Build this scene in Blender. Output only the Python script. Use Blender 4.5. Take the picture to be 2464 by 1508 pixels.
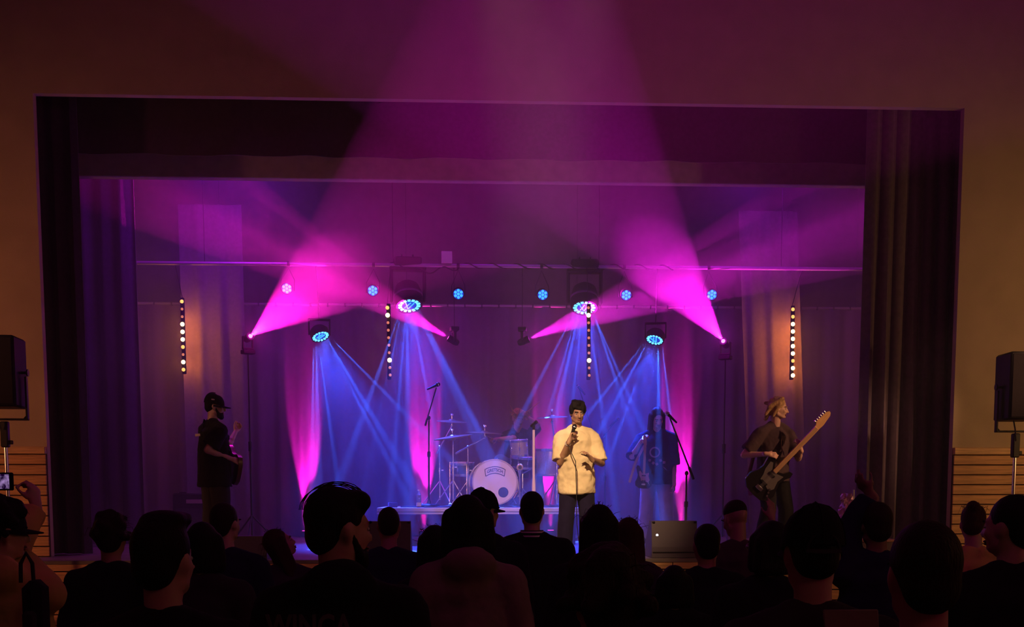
import bpy, bmesh, math, random
import numpy as np
from mathutils import Vector, Matrix, Quaternion
random.seed(7)
D = bpy.data
SC = bpy.context.scene
COL = SC.collection
R = math.radians
for o in list(D.objects): D.objects.remove(o)

# ------------------------------------------------------------------ camera
CAMP = Vector((-0.58, -13.6, 1.70))
YAW, PITCH, ROLL = 0.0504, -0.1006, -0.0008
FPX, PPX, PPY = 2838.0, 1245.9, 1474.5
fw = Vector((math.sin(YAW)*math.cos(PITCH), math.cos(YAW)*math.cos(PITCH), math.sin(PITCH)))
_r = Vector((math.cos(YAW), -math.sin(YAW), 0)); _u = _r.cross(fw)
rt = math.cos(ROLL)*_r + math.sin(ROLL)*_u
up = -math.sin(ROLL)*_r + math.cos(ROLL)*_u
cd = D.cameras.new('camera'); cam = D.objects.new('camera', cd); COL.objects.link(cam)
cam.matrix_world = Matrix(((rt.x, up.x, -fw.x, CAMP.x), (rt.y, up.y, -fw.y, CAMP.y), (rt.z, up.z, -fw.z, CAMP.z), (0, 0, 0, 1)))
cd.sensor_width = 36; cd.sensor_fit = 'HORIZONTAL'
cd.lens = FPX/2464*36
cd.shift_x = -(PPX-1232)/2464; cd.shift_y = (PPY-754)/2464
cd.clip_start = .1; cd.clip_end = 200
SC.camera = cam
SC.view_settings.view_transform = 'Standard'; SC.view_settings.look = 'None'
SC.view_settings.exposure = 0; SC.view_settings.gamma = 1
SC.view_settings.use_curve_mapping = False
c = SC.cycles
c.max_bounces = 4; c.diffuse_bounces = 2; c.glossy_bounces = 2; c.transmission_bounces = 3; c.volume_bounces = 0
c.transparent_max_bounces = 6; c.use_denoising = True; c.sample_clamp_indirect = 3; c.caustics_reflective = False; c.caustics_refractive = False
c.use_light_tree = True; c.use_adaptive_sampling = True; c.adaptive_threshold = .045; c.adaptive_min_samples = 24

def at(px, py, Y):
    """the point of the hall at depth Y that the lens puts at this pixel of the photograph"""
    d = fw + rt*((px-PPX)/FPX) - up*((py-PPY)/FPX)
    return CAMP + d*((Y-CAMP.y)/d.y)
def ppm(Y): return FPX/((Y-CAMP.y)*math.cos(YAW))          # pixels per metre at depth Y

# ------------------------------------------------------------------ world, lights
w = D.worlds.new('world'); SC.world = w; w.use_nodes = True
w.node_tree.nodes['Background'].inputs[0].default_value = (.02, .012, .01, 1)
w.node_tree.nodes['Background'].inputs[1].default_value = .0

def lamp(kind, name, loc, energy, color, aim=None, **kw):
    l = D.lights.new(name, kind); l.energy = energy; l.color = color
    for k, v in kw.items(): setattr(l, k, v)
    o = D.objects.new(name, l); COL.objects.link(o); o.location = loc
    if aim is not None:
        o.rotation_euler = (Vector(aim)-Vector(loc)).to_track_quat('-Z', 'Y').to_euler()
    return o
PINK_L = (1, .012, .56); PINK_R = (.95, .012, .78); BLUE = (.02, .11, 1); AMBER = (1, .29, .035); WARM = (1, .55, .22)

YL = 4.0       # the depth at which the lighting pipe hangs
def ray(px, py): return (fw + rt*((px-PPX)/FPX) - up*((py-PPY)/FPX)).normalized()
def cone_axis(ap, q1, q2, half, toward=True):
    """axis of a cone of light whose two outlines run from pixel ap through q1 and q2"""
    r0 = ray(*ap); n1 = r0.cross(ray(*q1)).normalized(); n2 = r0.cross(ray(*q2)).normalized()
    if n1.dot(ray(*q2)) < 0: n1 = -n1
    if n2.dot(ray(*q1)) < 0: n2 = -n2
    sa = math.sin(R(half)); g = n1.dot(n2); k = sa/(1+g); p_ = (n1+n2)*k
    z = n1.cross(n2).normalized()
    if (z.dot(r0) > 0) == toward: z = -z
    return p_+z*math.sqrt(max(0, 1-p_.length_squared))
# four magenta moving heads: lens pixel, depth, two outline pixels, half angle, colour, power
PINK = [((603, 808), 2.2, (1006, 0), (870, 745), 11., PINK_L, 17000), ((1078, 812), 4.0, (600, 400), (650, 668), 11.02, PINK_L, 8500),
        ((1273, 815), 4.0, (2090, 280), (1640, 745), 11.12, PINK_R, 8500), ((1740, 820), 2.2, (1575, 260), (1300, 550), 10., PINK_R, 17000)]
pink_pose = []
for (px, Y, q1, q2, half, colr, en) in PINK:
    p = at(px[0], px[1], Y); d = cone_axis(px, q1, q2, half)
    pink_pose.append((p, d))
    lamp('POINT', 'lens_spill', p+d*.12, 9, (colr[0], colr[1], colr[2]*1.2), shadow_soft_size=.03)
    lamp('SPOT', 'moving_head_beam', p+d*.02, en, colr, p+d*5, spot_size=R(2*half), spot_blend=.10, shadow_soft_size=.012)
# blue bee-eye washes: pixel, aim direction, spread
WASH = [((985, 737), Vector((.12, -.45, -1)), 0, 8), ((1406, 742), Vector((-.05, -.45, -1)), 0, 8),
        ((772, 811), Vector((.36, -.45, -1)), 1, 6), ((1575, 819), Vector((-.30, -.45, -1)), 1, 6)]
wash_pose = []
for (px, d, small, n) in WASH:
    p = at(px[0], px[1], YL-.1*small)
    d = d.normalized(); wash_pose.append((p, d, small))
    q = d.to_track_quat('-Z', 'Y'); ax, ay = q @ Vector((1, 0, 0)), q @ Vector((0, 1, 0))
    r0 = .12
    for k in range(n):
        a = 2*math.pi*(k+.35)/n
        off = ax*math.cos(a)+ay*math.sin(a)
        pp = p+off*r0+d*.03
        dd = (d+off*math.tan(R(17 if k % 2 else 23))).normalized()
        lamp('SPOT', 'wash_ray', pp, 42000, BLUE, pp+dd, spot_size=R(2.7), spot_blend=.45, shadow_soft_size=.010)
    lamp('SPOT', 'wash_fill', p+d*.03, 2300, (.02, .06, 1), p+d, spot_size=R(64), spot_blend=.9, shadow_soft_size=.1)
# six par cans
PARS = [(690, 694), (897, 699), (1103, 707), (1306, 709), (1507, 710), (1713, 709)]
for px in PARS:
    p = at(px[0], px[1], YL-.25)
    lamp('SPOT', 'par_beam', p, 70, (.06, .05, 1), p+Vector((0, -.75, -1)), spot_size=R(42), spot_blend=.9, shadow_soft_size=.06)
# amber bars
BARS = [((437.5, 725), (441.5, 889), 1.0), ((932, 740), (939, 902), .5), ((1416, 740), (1418, 903), .5), ((1908, 744), (1908, 903), 1.25)]
YB = 4.35
for (a, b, pw) in BARS:
    for t in (.25, .5, .9):
        p = at(a[0]+(b[0]-a[0])*t, a[1]+(b[1]-a[1])*t, YB+.16)
        lamp('POINT', 'bar_glow', p, 9*pw, AMBER, shadow_soft_size=.03)
# magenta uplights on the floor before the back curtain
UPL = [(735, 1.0), (1020, 1.0), (1325, .6), (1640, 1.2)]
YBC = 6.2
for (x, pw) in UPL:
    p = at(x, 1295, YBC-.30); p.z = 1.12
    lamp('SPOT', 'uplight_beam', p, 3300*pw, (1, .02, .5), p+Vector((.0, .24, 1)), spot_size=R(21), spot_blend=.5, shadow_soft_size=.03)
lamp('AREA', 'hall_fill', (0, -9.5, 6.6), 13, (.55, .02, .70), (0, 0, 3.2), size=.8)  # added purple fill, no real fixture; tints side curtains, border and hall haze
# unseen purple fill added above the border to colour haze and drapes, warm wall lamps at the hall's sides, one warm front light
for x, e_ in ((-3.6, 85), (0, 18), (3.6, 40)):
    lamp('AREA', 'stage_fill', (x, 2.9, 6.6), e_, (.38, .01, .9), (x*1.1, 4.2, 1), size=.6)
lamp('SPOT', 'front_light', (-.6, -6.8, 6.2), 3300, (1, .62, .30), (.95, -.5, 1.75), spot_size=R(17), spot_blend=.8, shadow_soft_size=.06)
lamp('SPOT', 'front_light', (-7.8, -3.0, 4.6), 190, (1, .42, .26), (-2.9, .4, 2.0), spot_size=R(28), spot_blend=.9, shadow_soft_size=.08)
lamp('SPOT', 'front_light', (7.6, -3.0, 4.6), 950, (1, .50, .26), (3.4, .3, 1.9), spot_size=R(26), spot_blend=.9, shadow_soft_size=.08)
lamp('SPOT', 'front_light', (0.4, -7.5, 5.9), 3600, (1, .50, .52), (-.1, 2.6, 1.8), spot_size=R(14), spot_blend=.9, shadow_soft_size=.08)
lamp('AREA', 'house_light', (8.6, -9.0, 3.6), 16, (1, .55, .2), (2.0, -6.5, 1.5), size=.6)
lamp('AREA', 'house_light', (1.5, -14.5, 6.0), 5, (1, .6, .4), (0, -6, 1), size=1.5)
lamp('SPOT', 'wall_lamp', (8.9, -4.2, 2.6), 290, (1, .5, .16), (6.3, 0, 2.0), spot_size=R(110), spot_blend=.8, shadow_soft_size=.15)
lamp('SPOT', 'wall_lamp', (-8.9, -4.2, 2.5), 260, (1, .33, .12), (-6.3, 0, 1.8), spot_size=R(110), spot_blend=.8, shadow_soft_size=.15)
# ------------------------------------------------------------------ materials
MATS = {}
def mat(name, col, rough=.6, metal=0., var=0., scale=8., bump=0., bscale=40., emit=None, estr=0., stretch=None, alpha=None, trans=0., col2=None, sheen=0., spec=.5):
    if name in MATS: return MATS[name]
    m = D.materials.new(name); m.use_nodes = True; nt = m.node_tree; b = nt.nodes['Principled BSDF']
    b.inputs['Base Color'].default_value = (*col, 1); b.inputs['Roughness'].default_value = rough; b.inputs['Metallic'].default_value = metal
    b.inputs['Specular IOR Level'].default_value = spec
    if sheen: b.inputs['Sheen Weight'].default_value = sheen
    if trans: b.inputs['Transmission Weight'].default_value = trans
    tc = nt.nodes.new('ShaderNodeTexCoord'); mp = nt.nodes.new('ShaderNodeMapping')
    nt.links.new(tc.outputs['Object'], mp.inputs[0])
    if stretch: mp.inputs['Scale'].default_value = stretch
    if var or col2:
        n = nt.nodes.new('ShaderNodeTexNoise'); n.inputs['Scale'].default_value = scale; n.inputs['Detail'].default_value = 4
        nt.links.new(mp.outputs[0], n.inputs['Vector'])
        r = nt.nodes.new('ShaderNodeValToRGB')
        c2 = col2 or tuple(min(1, v*(1+var)) for v in col)
        r.color_ramp.elements[0].position = .35; r.color_ramp.elements[1].position = .65
        r.color_ramp.elements[0].color = (*[v*(1-var) for v in col], 1); r.color_ramp.elements[1].color = (*c2, 1)
        nt.links.new(n.outputs['Fac'], r.inputs[0]); nt.links.new(r.outputs[0], b.inputs['Base Color'])
    if bump:
        n = nt.nodes.new('ShaderNodeTexNoise'); n.inputs['Scale'].default_value = bscale; n.inputs['Detail'].default_value = 3
        nt.links.new(mp.outputs[0], n.inputs['Vector'])
        bp = nt.nodes.new('ShaderNodeBump'); bp.inputs['Strength'].default_value = bump; bp.inputs['Distance'].default_value = .02
        nt.links.new(n.outputs['Fac'], bp.inputs['Height']); nt.links.new(bp.outputs[0], b.inputs['Normal'])
    if emit:
        b.inputs['Emission Color'].default_value = (*emit, 1); b.inputs['Emission Strength'].default_value = estr
        m.cycles.emission_sampling = 'NONE'
    MATS[name] = m
    return m
M = {
 'wall': mat('painted_plaster', (.50, .40, .27), .9, var=.06, scale=3, bump=.15, bscale=90),
 'plank': mat('pine_plank', (.60, .32, .13), .55, var=.22, scale=6, stretch=(.6, 6, 9), bump=.1, bscale=30),
 'plank2': mat('pine_plank_pale', (.66, .40, .18), .5, var=.2, scale=6, stretch=(.6, 6, 9), bump=.1, bscale=30),
 'gap': mat('dark_batten', (.02, .012, .008), .9),
 'floor': mat('hall_floor', (.12, .08, .05), .5, var=.2),
 'stagefloor': mat('stage_boards', (.16, .13, .12), .5, var=.25, scale=3),
 'blackwall': mat('dark_stage_wall', (.08, .05, .09), .9, var=.2),
 'beam': mat('pale_beam', (.34, .26, .30), .8, var=.1),
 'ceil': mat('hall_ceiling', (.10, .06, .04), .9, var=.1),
 'drape': mat('plum_velvet', (.06, .03, .075), .95, var=.15, scale=20, bump=.2, bscale=120, sheen=.15, spec=.08),
 'drapegrey': mat('grey_drape', (.12, .085, .12), .95, var=.15, scale=20, bump=.2, bscale=120, sheen=.15, spec=.08),
 'backdrape': mat('back_drape', (.12, .045, .15), .92, spec=.08, var=.1, scale=20, bump=.2, bscale=120),
 'black': mat('black_metal', (.012, .012, .013), .45, .3),
 'blackp': mat('black_plastic', (.012, .011, .013), .55, spec=.15, bump=.1, bscale=200),
 'steel': mat('bare_pipe', (.40, .36, .38), .5, .5),
 'chrome': mat('chrome', (.8, .8, .82), .24, 1),
 'lensblue': mat('blue_lens', (.02, .06, .3), .3, emit=(.03, .32, 1), estr=2.2),
 'lensring': mat('blue_lens_bright', (.02, .06, .3), .3, emit=(.10, .52, 1), estr=2.6),
 'lensdim': mat('blue_lens_dim', (.01, .02, .2), .2, emit=(.01, .06, .75), estr=.9),
 'lenspink': mat('pink_lens', (.3, .02, .2), .3, emit=(1, .14, .62), estr=5),
 'ledpink': mat('pink_led', (.3, .02, .2), .3, emit=(1, .03, .5), estr=3),
 'bulbhot': mat('amber_bulb_full', (.4, .2, .05), .3, emit=(1, .62, .22), estr=9),
 'bulbmid': mat('amber_bulb_half', (.4, .2, .05), .3, emit=(1, .45, .10), estr=2.2),
 'bulblow': mat('amber_bulb_dim', (.4, .2, .05), .3, emit=(1, .30, .14), estr=.8),
 'white': mat('white_paper', (.6, .55, .45), .8),
}

# ------------------------------------------------------------------ geometry helpers
class MB:
    def __init__(s): s.v = []; s.f = []
    def add(s, vs, fs):
        n = len(s.v); s.v += [tuple(v) for v in vs]; s.f += [tuple(i+n for i in f) for f in fs]; return s
    def box(s, ce, sz, rot=None, ch=0):
        hx, hy, hz = (q/2 for q in sz); ce = Vector(ce); vs = []
        ch = min(ch, hx*.9, hy*.9, hz*.9)
        if ch <= 0:
            for x in (-hx, hx):
                for y in (-hy, hy):
                    for z in (-hz, hz): vs.append(Vector((x, y, z)))
            fs = [(0, 1, 3, 2), (4, 6, 7, 5), (0, 4, 5, 1), (2, 3, 7, 6), (0, 2, 6, 4), (1, 5, 7, 3)]
        else:
            bm = bmesh.new()
            for x in (-1, 1):
                for y in (-1, 1):
                    for z in (-1, 1):
                        bm.verts.new((x*(hx-ch), y*(hy-ch), z*hz)); bm.verts.new((x*(hx-ch), y*hy, z*(hz-ch))); bm.verts.new((x*hx, y*(hy-ch), z*(hz-ch)))
            bmesh.ops.convex_hull(bm, input=bm.verts[:])
            bm.verts.index_update(); vs = [v.co.copy() for v in bm.verts]; fs = [tuple(v.index for v in f.verts) for f in bm.faces]; bm.free()
        if rot is not None: vs = [rot @ v for v in vs]
        return s.add([v+ce for v in vs], fs)
    def tube(s, pts, rad, seg=8, cap=True, flat=1.):
        pts = [Vector(p) for p in pts]
        if not isinstance(rad, (list, tuple)): rad = [rad]*len(pts)
        t0 = (pts[1]-pts[0]).normalized()
        a = t0.orthogonal().normalized(); vs = []
        pt = t0
        for i, p in enumerate(pts):
            t = (pts[min(i+1, len(pts)-1)]-pts[max(i-1, 0)])
            t = t.normalized() if t.length > 1e-9 else pt
            a = (pt.rotation_difference(t) @ a); a = (a-t*a.dot(t)).normalized(); b = t.cross(a); pt = t
            for k in range(seg):
                th = 2*math.pi*k/seg
                vs.append(p+(a*math.cos(th)+b*math.sin(th)*flat)*rad[i])
        fs = []
        for i in range(len(pts)-1):
            for k in range(seg):
                k2 = (k+1) % seg
                fs.append((i*seg+k, i*seg+k2, (i+1)*seg+k2, (i+1)*seg+k))
        if cap:
            fs.append(tuple(range(seg-1, -1, -1))); fs.append(tuple((len(pts)-1)*seg+k for k in range(seg)))
        return s.add(vs, fs)
    def capsule(s, a, b, ra, rb=None, seg=12, n=3, flat=1.):
        rb = ra if rb is None else rb
        a, b = Vector(a), Vector(b); d = (b-a); d = d.normalized() if d.length > 1e-6 else Vector((0, 0, 1))
        pts, rad = [], []
        for i in range(n+1):
            th = math.pi/2*(i/n); pts.append(a-d*ra*math.cos(th)); rad.append(max(ra*math.sin(th), ra*.03))
        for i in range(n+1):
            th = math.pi/2*(i/n); pts.append(b+d*rb*math.sin(th)); rad.append(max(rb*math.cos(th), rb*.03))
        return s.tube(pts, rad, seg, flat=flat)
    def ell(s, ce, r, rot=None, seg=16, rings=10):
        ce = Vector(ce); vs = []; fs = []
        for i in range(rings+1):
            th = math.pi*i/rings
            for k in range(seg):
                ph = 2*math.pi*k/seg
                st = max(math.sin(th), .002)
                v = Vector((r[0]*st*math.cos(ph), r[1]*st*math.sin(ph), r[2]*math.cos(th)))
                vs.append((rot @ v if rot is not None else v)+ce)
        for i in range(rings):
            for k in range(seg):
                k2 = (k+1) % seg
                fs.append((i*seg+k, (i+1)*seg+k, (i+1)*seg+k2, i*seg+k2))
        fs.append(tuple(range(seg))); fs.append(tuple(rings*seg+k for k in range(seg-1, -1, -1)))
        return s.add(vs, fs)
    def lathe(s, prof, ce=(0, 0, 0), axis=(0, 0, 1), seg=24):
        ax = Vector(axis).normalized(); q = Vector((0, 0, 1)).rotation_difference(ax); ce = Vector(ce); vs = []; fs = []
        for (r, h) in prof:
            for k in range(seg):
                th = 2*math.pi*k/seg
                vs.append(ce+q @ Vector((max(r, 1e-4)*math.cos(th), max(r, 1e-4)*math.sin(th), h)))
        for i in range(len(prof)-1):
            for k in range(seg):
                k2 = (k+1) % seg; fs.append((i*seg+k, i*seg+k2, (i+1)*seg+k2, (i+1)*seg+k))
        return s.add(vs, fs)
    def prism(s, poly, t, ce=(0, 0, 0), rot=None):
        """outline in local x,z extruded by t along local y"""
        n = len(poly); ce = Vector(ce)
        vs = [Vector((x, -t/2, z)) for x, z in poly]+[Vector((x, t/2, z)) for x, z in poly]
        if rot is not None: vs = [rot @ v for v in vs]
        fs = [tuple(range(n)), tuple(range(2*n-1, n-1, -1))]+[(i, i+n, (i+1) % n+n, (i+1) % n) for i in range(n)]
        return s.add([v+ce for v in vs], fs)
    def build(s, name, m, parent=None, smooth=True, loc=None):
        me = D.meshes.new(name); me.from_pydata(s.v, [], s.f); me.validate()
        bm = bmesh.new(); bm.from_mesh(me); bmesh.ops.recalc_face_normals(bm, faces=bm.faces[:]); bm.to_mesh(me); bm.free()
        if smooth:
            me.polygons.foreach_set('use_smooth', [True]*len(me.polygons))
            me.set_sharp_from_angle(angle=R(38))
        me.materials.append(m)
        return link(name, me, parent, loc)
def link(name, me, parent=None, loc=None):
    o = D.objects.new(name, me); COL.objects.link(o)
    if parent is not None: o.parent = parent
    if loc is not None: o.location = loc
    return o
def tag(o, label, cat, group=None, kind=None):
    o['label'] = label; o['category'] = cat
    if group: o['group'] = group
    if kind: o['kind'] = kind
    return o
def empty(name, loc=(0, 0, 0), rz=0):
    o = D.objects.new(name, None); COL.objects.link(o); o.location = loc; o.rotation_euler = (0, 0, rz); o.empty_display_size = .1
    return o
def copy_tree(o, parent=None):
    c_ = o.copy(); COL.objects.link(c_)
    if parent is not None: c_.parent = parent
    for ch in list(o.children): copy_tree(ch, c_)
    return c_
def struct(o): o['kind'] = 'structure'; return o
def rotz(a): return Matrix.Rotation(a, 3, 'Z')
def text_mesh(txt, size, depth, bold=0.):
    cu = D.curves.new('t', 'FONT'); cu.body = txt; cu.size = size; cu.extrude = depth/2; cu.align_x = 'CENTER'; cu.align_y = 'CENTER'; cu.offset = bold; cu.resolution_u = 3
    o = D.objects.new('t', cu); COL.objects.link(o)
    bpy.context.view_layer.update()
    me = D.meshes.new_from_object(o.evaluated_get(bpy.context.evaluated_depsgraph_get()))
    D.objects.remove(o); return me

# ------------------------------------------------------------------ setting
PW, PH, RAIL, SZ = 5.18, 6.046, 2.2315, 1.0        # half width and top of the stage opening, wood rail, stage height
HX = 9.2                                             # hall half width
struct(MB().box((0, -8, -.1), (2*HX, 16.6, .2)).build('floor', M['floor'], smooth=False))
# proscenium wall with its opening, gable top
def gable(x): return 9.9-abs(x)*.39
RIDGE = gable(0)
mb = MB()
mb.prism([(-HX, 0), (-PW, 0), (-PW, gable(PW)), (-HX, gable(HX))], .1, (0, .05, 0))
mb.prism([(HX, 0), (HX, gable(HX)), (PW, gable(PW)), (PW, 0)], .1, (0, .05, 0))
mb.prism([(-PW, PH), (PW, PH), (PW, gable(PW)), (0, RIDGE), (-PW, gable(PW))], .1, (0, .05, 0))
wallf = struct(mb.build('wall_front', M['wall'], smooth=False))
struct(MB().box((-HX-.1, -7.7, 3), (.2, 16, 6)).build('wall_left', M['wall'], smooth=False))
struct(MB().box((HX+.1, -7.7, 3), (.2, 16, 6)).build('wall_right', M['wall'], smooth=False))
struct(MB().box((0, -15.9, 4.5), (2*HX, .2, 9)).build('wall_back', M['wall'], smooth=False))
for sg in (-1, 1):
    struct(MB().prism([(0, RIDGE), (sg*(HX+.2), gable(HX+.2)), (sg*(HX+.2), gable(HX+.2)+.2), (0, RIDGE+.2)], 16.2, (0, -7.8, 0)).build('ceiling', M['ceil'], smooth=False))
# plank cladding on both sides of the opening
PITCH_P = .1146
def planks(parent, x0, x1, ytop, z1, z0, joints=()):
    edges = [x0]+list(joints)+[x1]; z = z1; i = 0; meshes = {}
    while z > z0+.03:
        h = min(PITCH_P, z-z0)-.012
        for a, b in zip(edges[:-1], edges[1:]):
            key = (round(b-a, 3), round(h, 3))
            if key not in meshes:
                o = MB().box((0, 0, 0), (b-a-.008, .022, h), ch=.004).build('plank', M['plank'], parent, smooth=False); meshes[key] = o.data
            else: o = link('plank', meshes[key], parent)
            o.location = ((a+b)/2, ytop-.011+random.uniform(-.0015, .0015), z-h/2-.006)
        z -= PITCH_P; i += 1
zt = RAIL-.085
for sg in (-1, 1):
    a, b = sorted((sg*(PW+.005), sg*HX))
    o = struct(MB().box(((a+b)/2, -.008, zt/2), (b-a, .016, zt)).build('trim_1' if sg < 0 else 'trim_2', M['gap'], smooth=False))
    planks(o, a, b, -.016, zt, 0)
    struct(MB().box(((a+b)/2, -.03, RAIL-.04), (b-a, .06, .08), ch=.006).build('trim_3' if sg < 0 else 'trim_4', M['plank2'], smooth=False))
# stage
SFY = -.9
SX0, SX1 = at(82, 1345, SFY).x, 5.75
stage = struct(MB().box(((SX0+SX1)/2, (SFY+.03)/2, SZ/2-.02), (SX1-SX0, -SFY-.06, SZ-.04)).build('stage', M['gap'], smooth=False))
jx = [at(1619, 1360, SFY).x+k*2.2 for k in (-3, -2, -1, 0, 1)]
jx = [j for j in jx if SX0+.3 < j < SX1-.3]
planks(stage, SX0, SX1, SFY+.03, SZ-.002, 0, jx)
MB().box((0, 2.95, SZ-.02), (SX1-SX0, 7.7, .04), ch=.004).build('deck', M['stagefloor'], stage, smooth=False)
# stage house
struct(MB().box((0, 7.0, 4), (13, .2, 6.4)).build('wall_back_stage', M['blackwall'], smooth=False))
struct(MB().box((-6.4, 3.6, 4), (.2, 6.6, 6.4)).build('wall_left_stage', M['blackwall'], smooth=False))
struct(MB().box((6.4, 3.6, 4), (.2, 6.6, 6.4)).build('wall_right_stage', M['blackwall'], smooth=False))
struct(MB().box((0, 3.7, 7.3), (13, 7, .2)).build('ceiling_stage', M['blackwall'], smooth=False))

def drape(name, m, x0, x1, Y, z0, z1, fold=.16, amp=.05, seed=1, parent=None, slant=0):
    rnd = random.Random(seed); n = max(12, int((x1-x0)/.022)); rows = 7; vs = []; fs = []
    ph = [rnd.uniform(0, 6.28) for _ in range(4)]
    for j in range(rows+1):
        t = j/rows; z = z1+(z0-z1)*t
        for i in range(n+1):
            u = i/n; x = x0+(x1-x0)*u
            a = x/fold*2*math.pi
            y = amp*(.35+.65*t)*(math.sin(a+ph[0]+.8*math.sin(x*1.7+ph[1]))+.45*math.sin(a*.43+ph[2])+.25*math.sin(a*1.9+ph[3]+t))
            vs.append((x+slant*t, Y+y, z))
    for j in range(rows):
        for i in range(n):
            k = j*(n+1)+i; fs.append((k, k+1, k+n+2, k+n+1))
    mb = MB(); mb.add(vs, fs)
    nv = len(vs)
    mb.add([(x, y+.012, z) for x, y, z in vs], [tuple(reversed(f)) for f in fs])
    # close the rim
    rim = list(range(n+1))+[(n+1)*(j+1)-1+0 for j in range(1, rows+1)]
    top = [(i, i+1, i+1+nv, i+nv) for i in range(n)]
    lo = rows*(n+1); bot = [(lo+i, lo+i+nv, lo+i+1+nv, lo+i+1) for i in range(n)]
    sd = [(j*(n+1), j*(n+1)+nv, (j+1)*(n+1)+nv, (j+1)*(n+1)) for j in range(rows)]
    sd += [(j*(n+1)+n, (j+1)*(n+1)+n, (j+1)*(n+1)+n+nv, j*(n+1)+n+nv) for j in range(rows)]
    mb.f += [tuple(f) for f in top+bot+sd]
    return mb.build(name, m, parent)
X = lambda px, py, Y: at(px, py, Y).x
# side legs, borders, back curtain
YG = .45
o = drape('leg_curtain', M['drape'], -PW-.35, X(207, 900, YG), YG, SZ+.01, PH+.5, .2, .055, 3)
tag(o, 'plum side curtain hanging just inside the wall with the darker wooden planks and reddish paint', 'curtain', 'side curtains of the stage opening')
o = drape('leg_curtain', M['drapegrey'], X(2072, 900, YG), PW+.35, YG, SZ+.01, PH+.5, .17, .06, 4)
tag(o, 'greyish side curtain in deep folds beside the tan wall, near the guitarist', 'curtain', 'side curtains of the stage opening')
o = drape('leg_curtain', M['drapegrey'], X(1770, 900, 4.75), X(1916, 640, 4.75), 4.75, SZ+.01, 6.0, .3, .03, 6, slant=.28)
tag(o, 'narrow dark drape lit amber by the lamp bar next to the guitarist', 'curtain')
o = drape('leg_curtain', M['drapegrey'], X(432, 640, 4.75), X(590, 900, 4.75), 4.75, SZ+.01, 6.0, .3, .03, 9, slant=.03)
tag(o, 'narrow dark drape lit amber by the lamp bar above the bassist', 'curtain')
o = drape('leg_curtain', M['drape'], X(150, 900, 3.2), X(335, 900, 3.2), 3.2, SZ+.01, 6.4, .24, .04, 8)
tag(o, 'dark curtain standing further upstage behind the plum side curtain, beyond the bassist', 'curtain')
zb = at(1232, 383, 1.1).z
o = drape('border_curtain', M['drape'], -6.1, 6.1, 1.1, zb, 7.1, .9, .03, 11)
tag(o, 'wide dark border curtain hanging across the top of the stage opening', 'curtain')
za, zc = at(1232, 384, 2.2).z, at(1232, 440, 2.2).z
struct(MB().box((0, 2.2, (za+.25+zc)/2), (12.6, .14, za+.25-zc), ch=.01).build('trim_5', M['beam'], smooth=False))
zr = at(1232, 736, YBC).z
bx0, bx1 = X(230, 900, YBC), X(2100, 900, YBC)
o = drape('back_curtain', M['backdrape'], bx0, bx1, YBC, SZ+.01, zr-.02, .34, .055, 15)
tag(o, 'full-width back curtain in soft folds behind the drum kit, lit magenta from below', 'curtain')
# lighting pipes
zp = at(1232, 640, YL).z
pipe = MB().tube([(X(330, 640, YL), YL, zp), (X(2085, 640, YL), YL, zp)], .026, 12).build('lighting_pipe', M['steel'])
tag(pipe, 'upper bare metal pipe the blue lamps hang from', 'pipe')
for x in (-4.2, -1.5, 1.5, 4.2):
    MB().tube([(x, YL, zp), (x, YL, 7.2)], .006, 6).build('hanger_wire', M['black'], pipe)
rp = MB().tube([(bx0, YBC, zr), (bx1, YBC, zr)], .024, 12).build('curtain_rail', M['steel'])
tag(rp, 'lower metal rail carrying the back curtain with ties along it', 'rail')
for x in (-4.4, -1.4, 1.4, 4.4):
    MB().tube([(x, YBC, zr), (x, YBC, 7.2)], .006, 6).build('hanger_wire', M['black'], rp)
n = 46; tie = None
for i in range(n):
    x = bx0+(bx1-bx0)*(i+.5)/n
    if tie is None: tie = MB().box((0, 0, 0), (.03, .056, .066), ch=.01).build('curtain_tie', M['drape'], rp).data; tie_o = D.objects[-1] if False else None
    else: link('curtain_tie', tie, rp, (x, YBC, zr-.005)); continue
    rp.children[-1].location = (x, YBC, zr-.005)
SMOKE = .6
# haze: thin in the hall, thicker on the stage
for nm, ce, sz, dens, lab in (('haze', (0, -7.85, 5), (18.8, 15.95, 10.4), .0062, 'thin haze hanging in the hall before the stage'),
                              ('haze', (0, 3.65, 4), (13.1, 7.0, 6.8), .042, 'thicker purple-lit haze filling the stage')):
    hm = D.materials.new('haze'); hm.use_nodes = True; nt = hm.node_tree; nt.nodes.clear()
    out = nt.nodes.new('ShaderNodeOutputMaterial'); vs_ = nt.nodes.new('ShaderNodeVolumeScatter')
    vs_.inputs['Color'].default_value = (1, 1, 1, 1); vs_.inputs['Density'].default_value = dens; vs_.inputs['Anisotropy'].default_value = .0
    nt.links.new(vs_.outputs[0], out.inputs['Volume'])
    if SMOKE and dens > .02:
        tc = nt.nodes.new('ShaderNodeTexCoord'); nz = nt.nodes.new('ShaderNodeTexNoise'); nz.inputs['Scale'].default_value = .75; nz.inputs['Detail'].default_value = 2.5; nz.inputs['Distortion'].default_value = .6
        mr = nt.nodes.new('ShaderNodeMapRange'); mr.inputs[1].default_value = .36; mr.inputs[2].default_value = .66; mr.inputs[3].default_value = dens*.62; mr.inputs[4].default_value = dens*1.45
        nt.links.new(tc.outputs['Object'], nz.inputs['Vector']); nt.links.new(nz.outputs['Fac'], mr.inputs[0]); nt.links.new(mr.outputs[0], vs_.inputs['Density'])
        hm.cycles.volume_step_rate = SMOKE
    tag(MB().box(ce, sz).build(nm, hm, smooth=False), lab, 'haze', kind='stuff')
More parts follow.
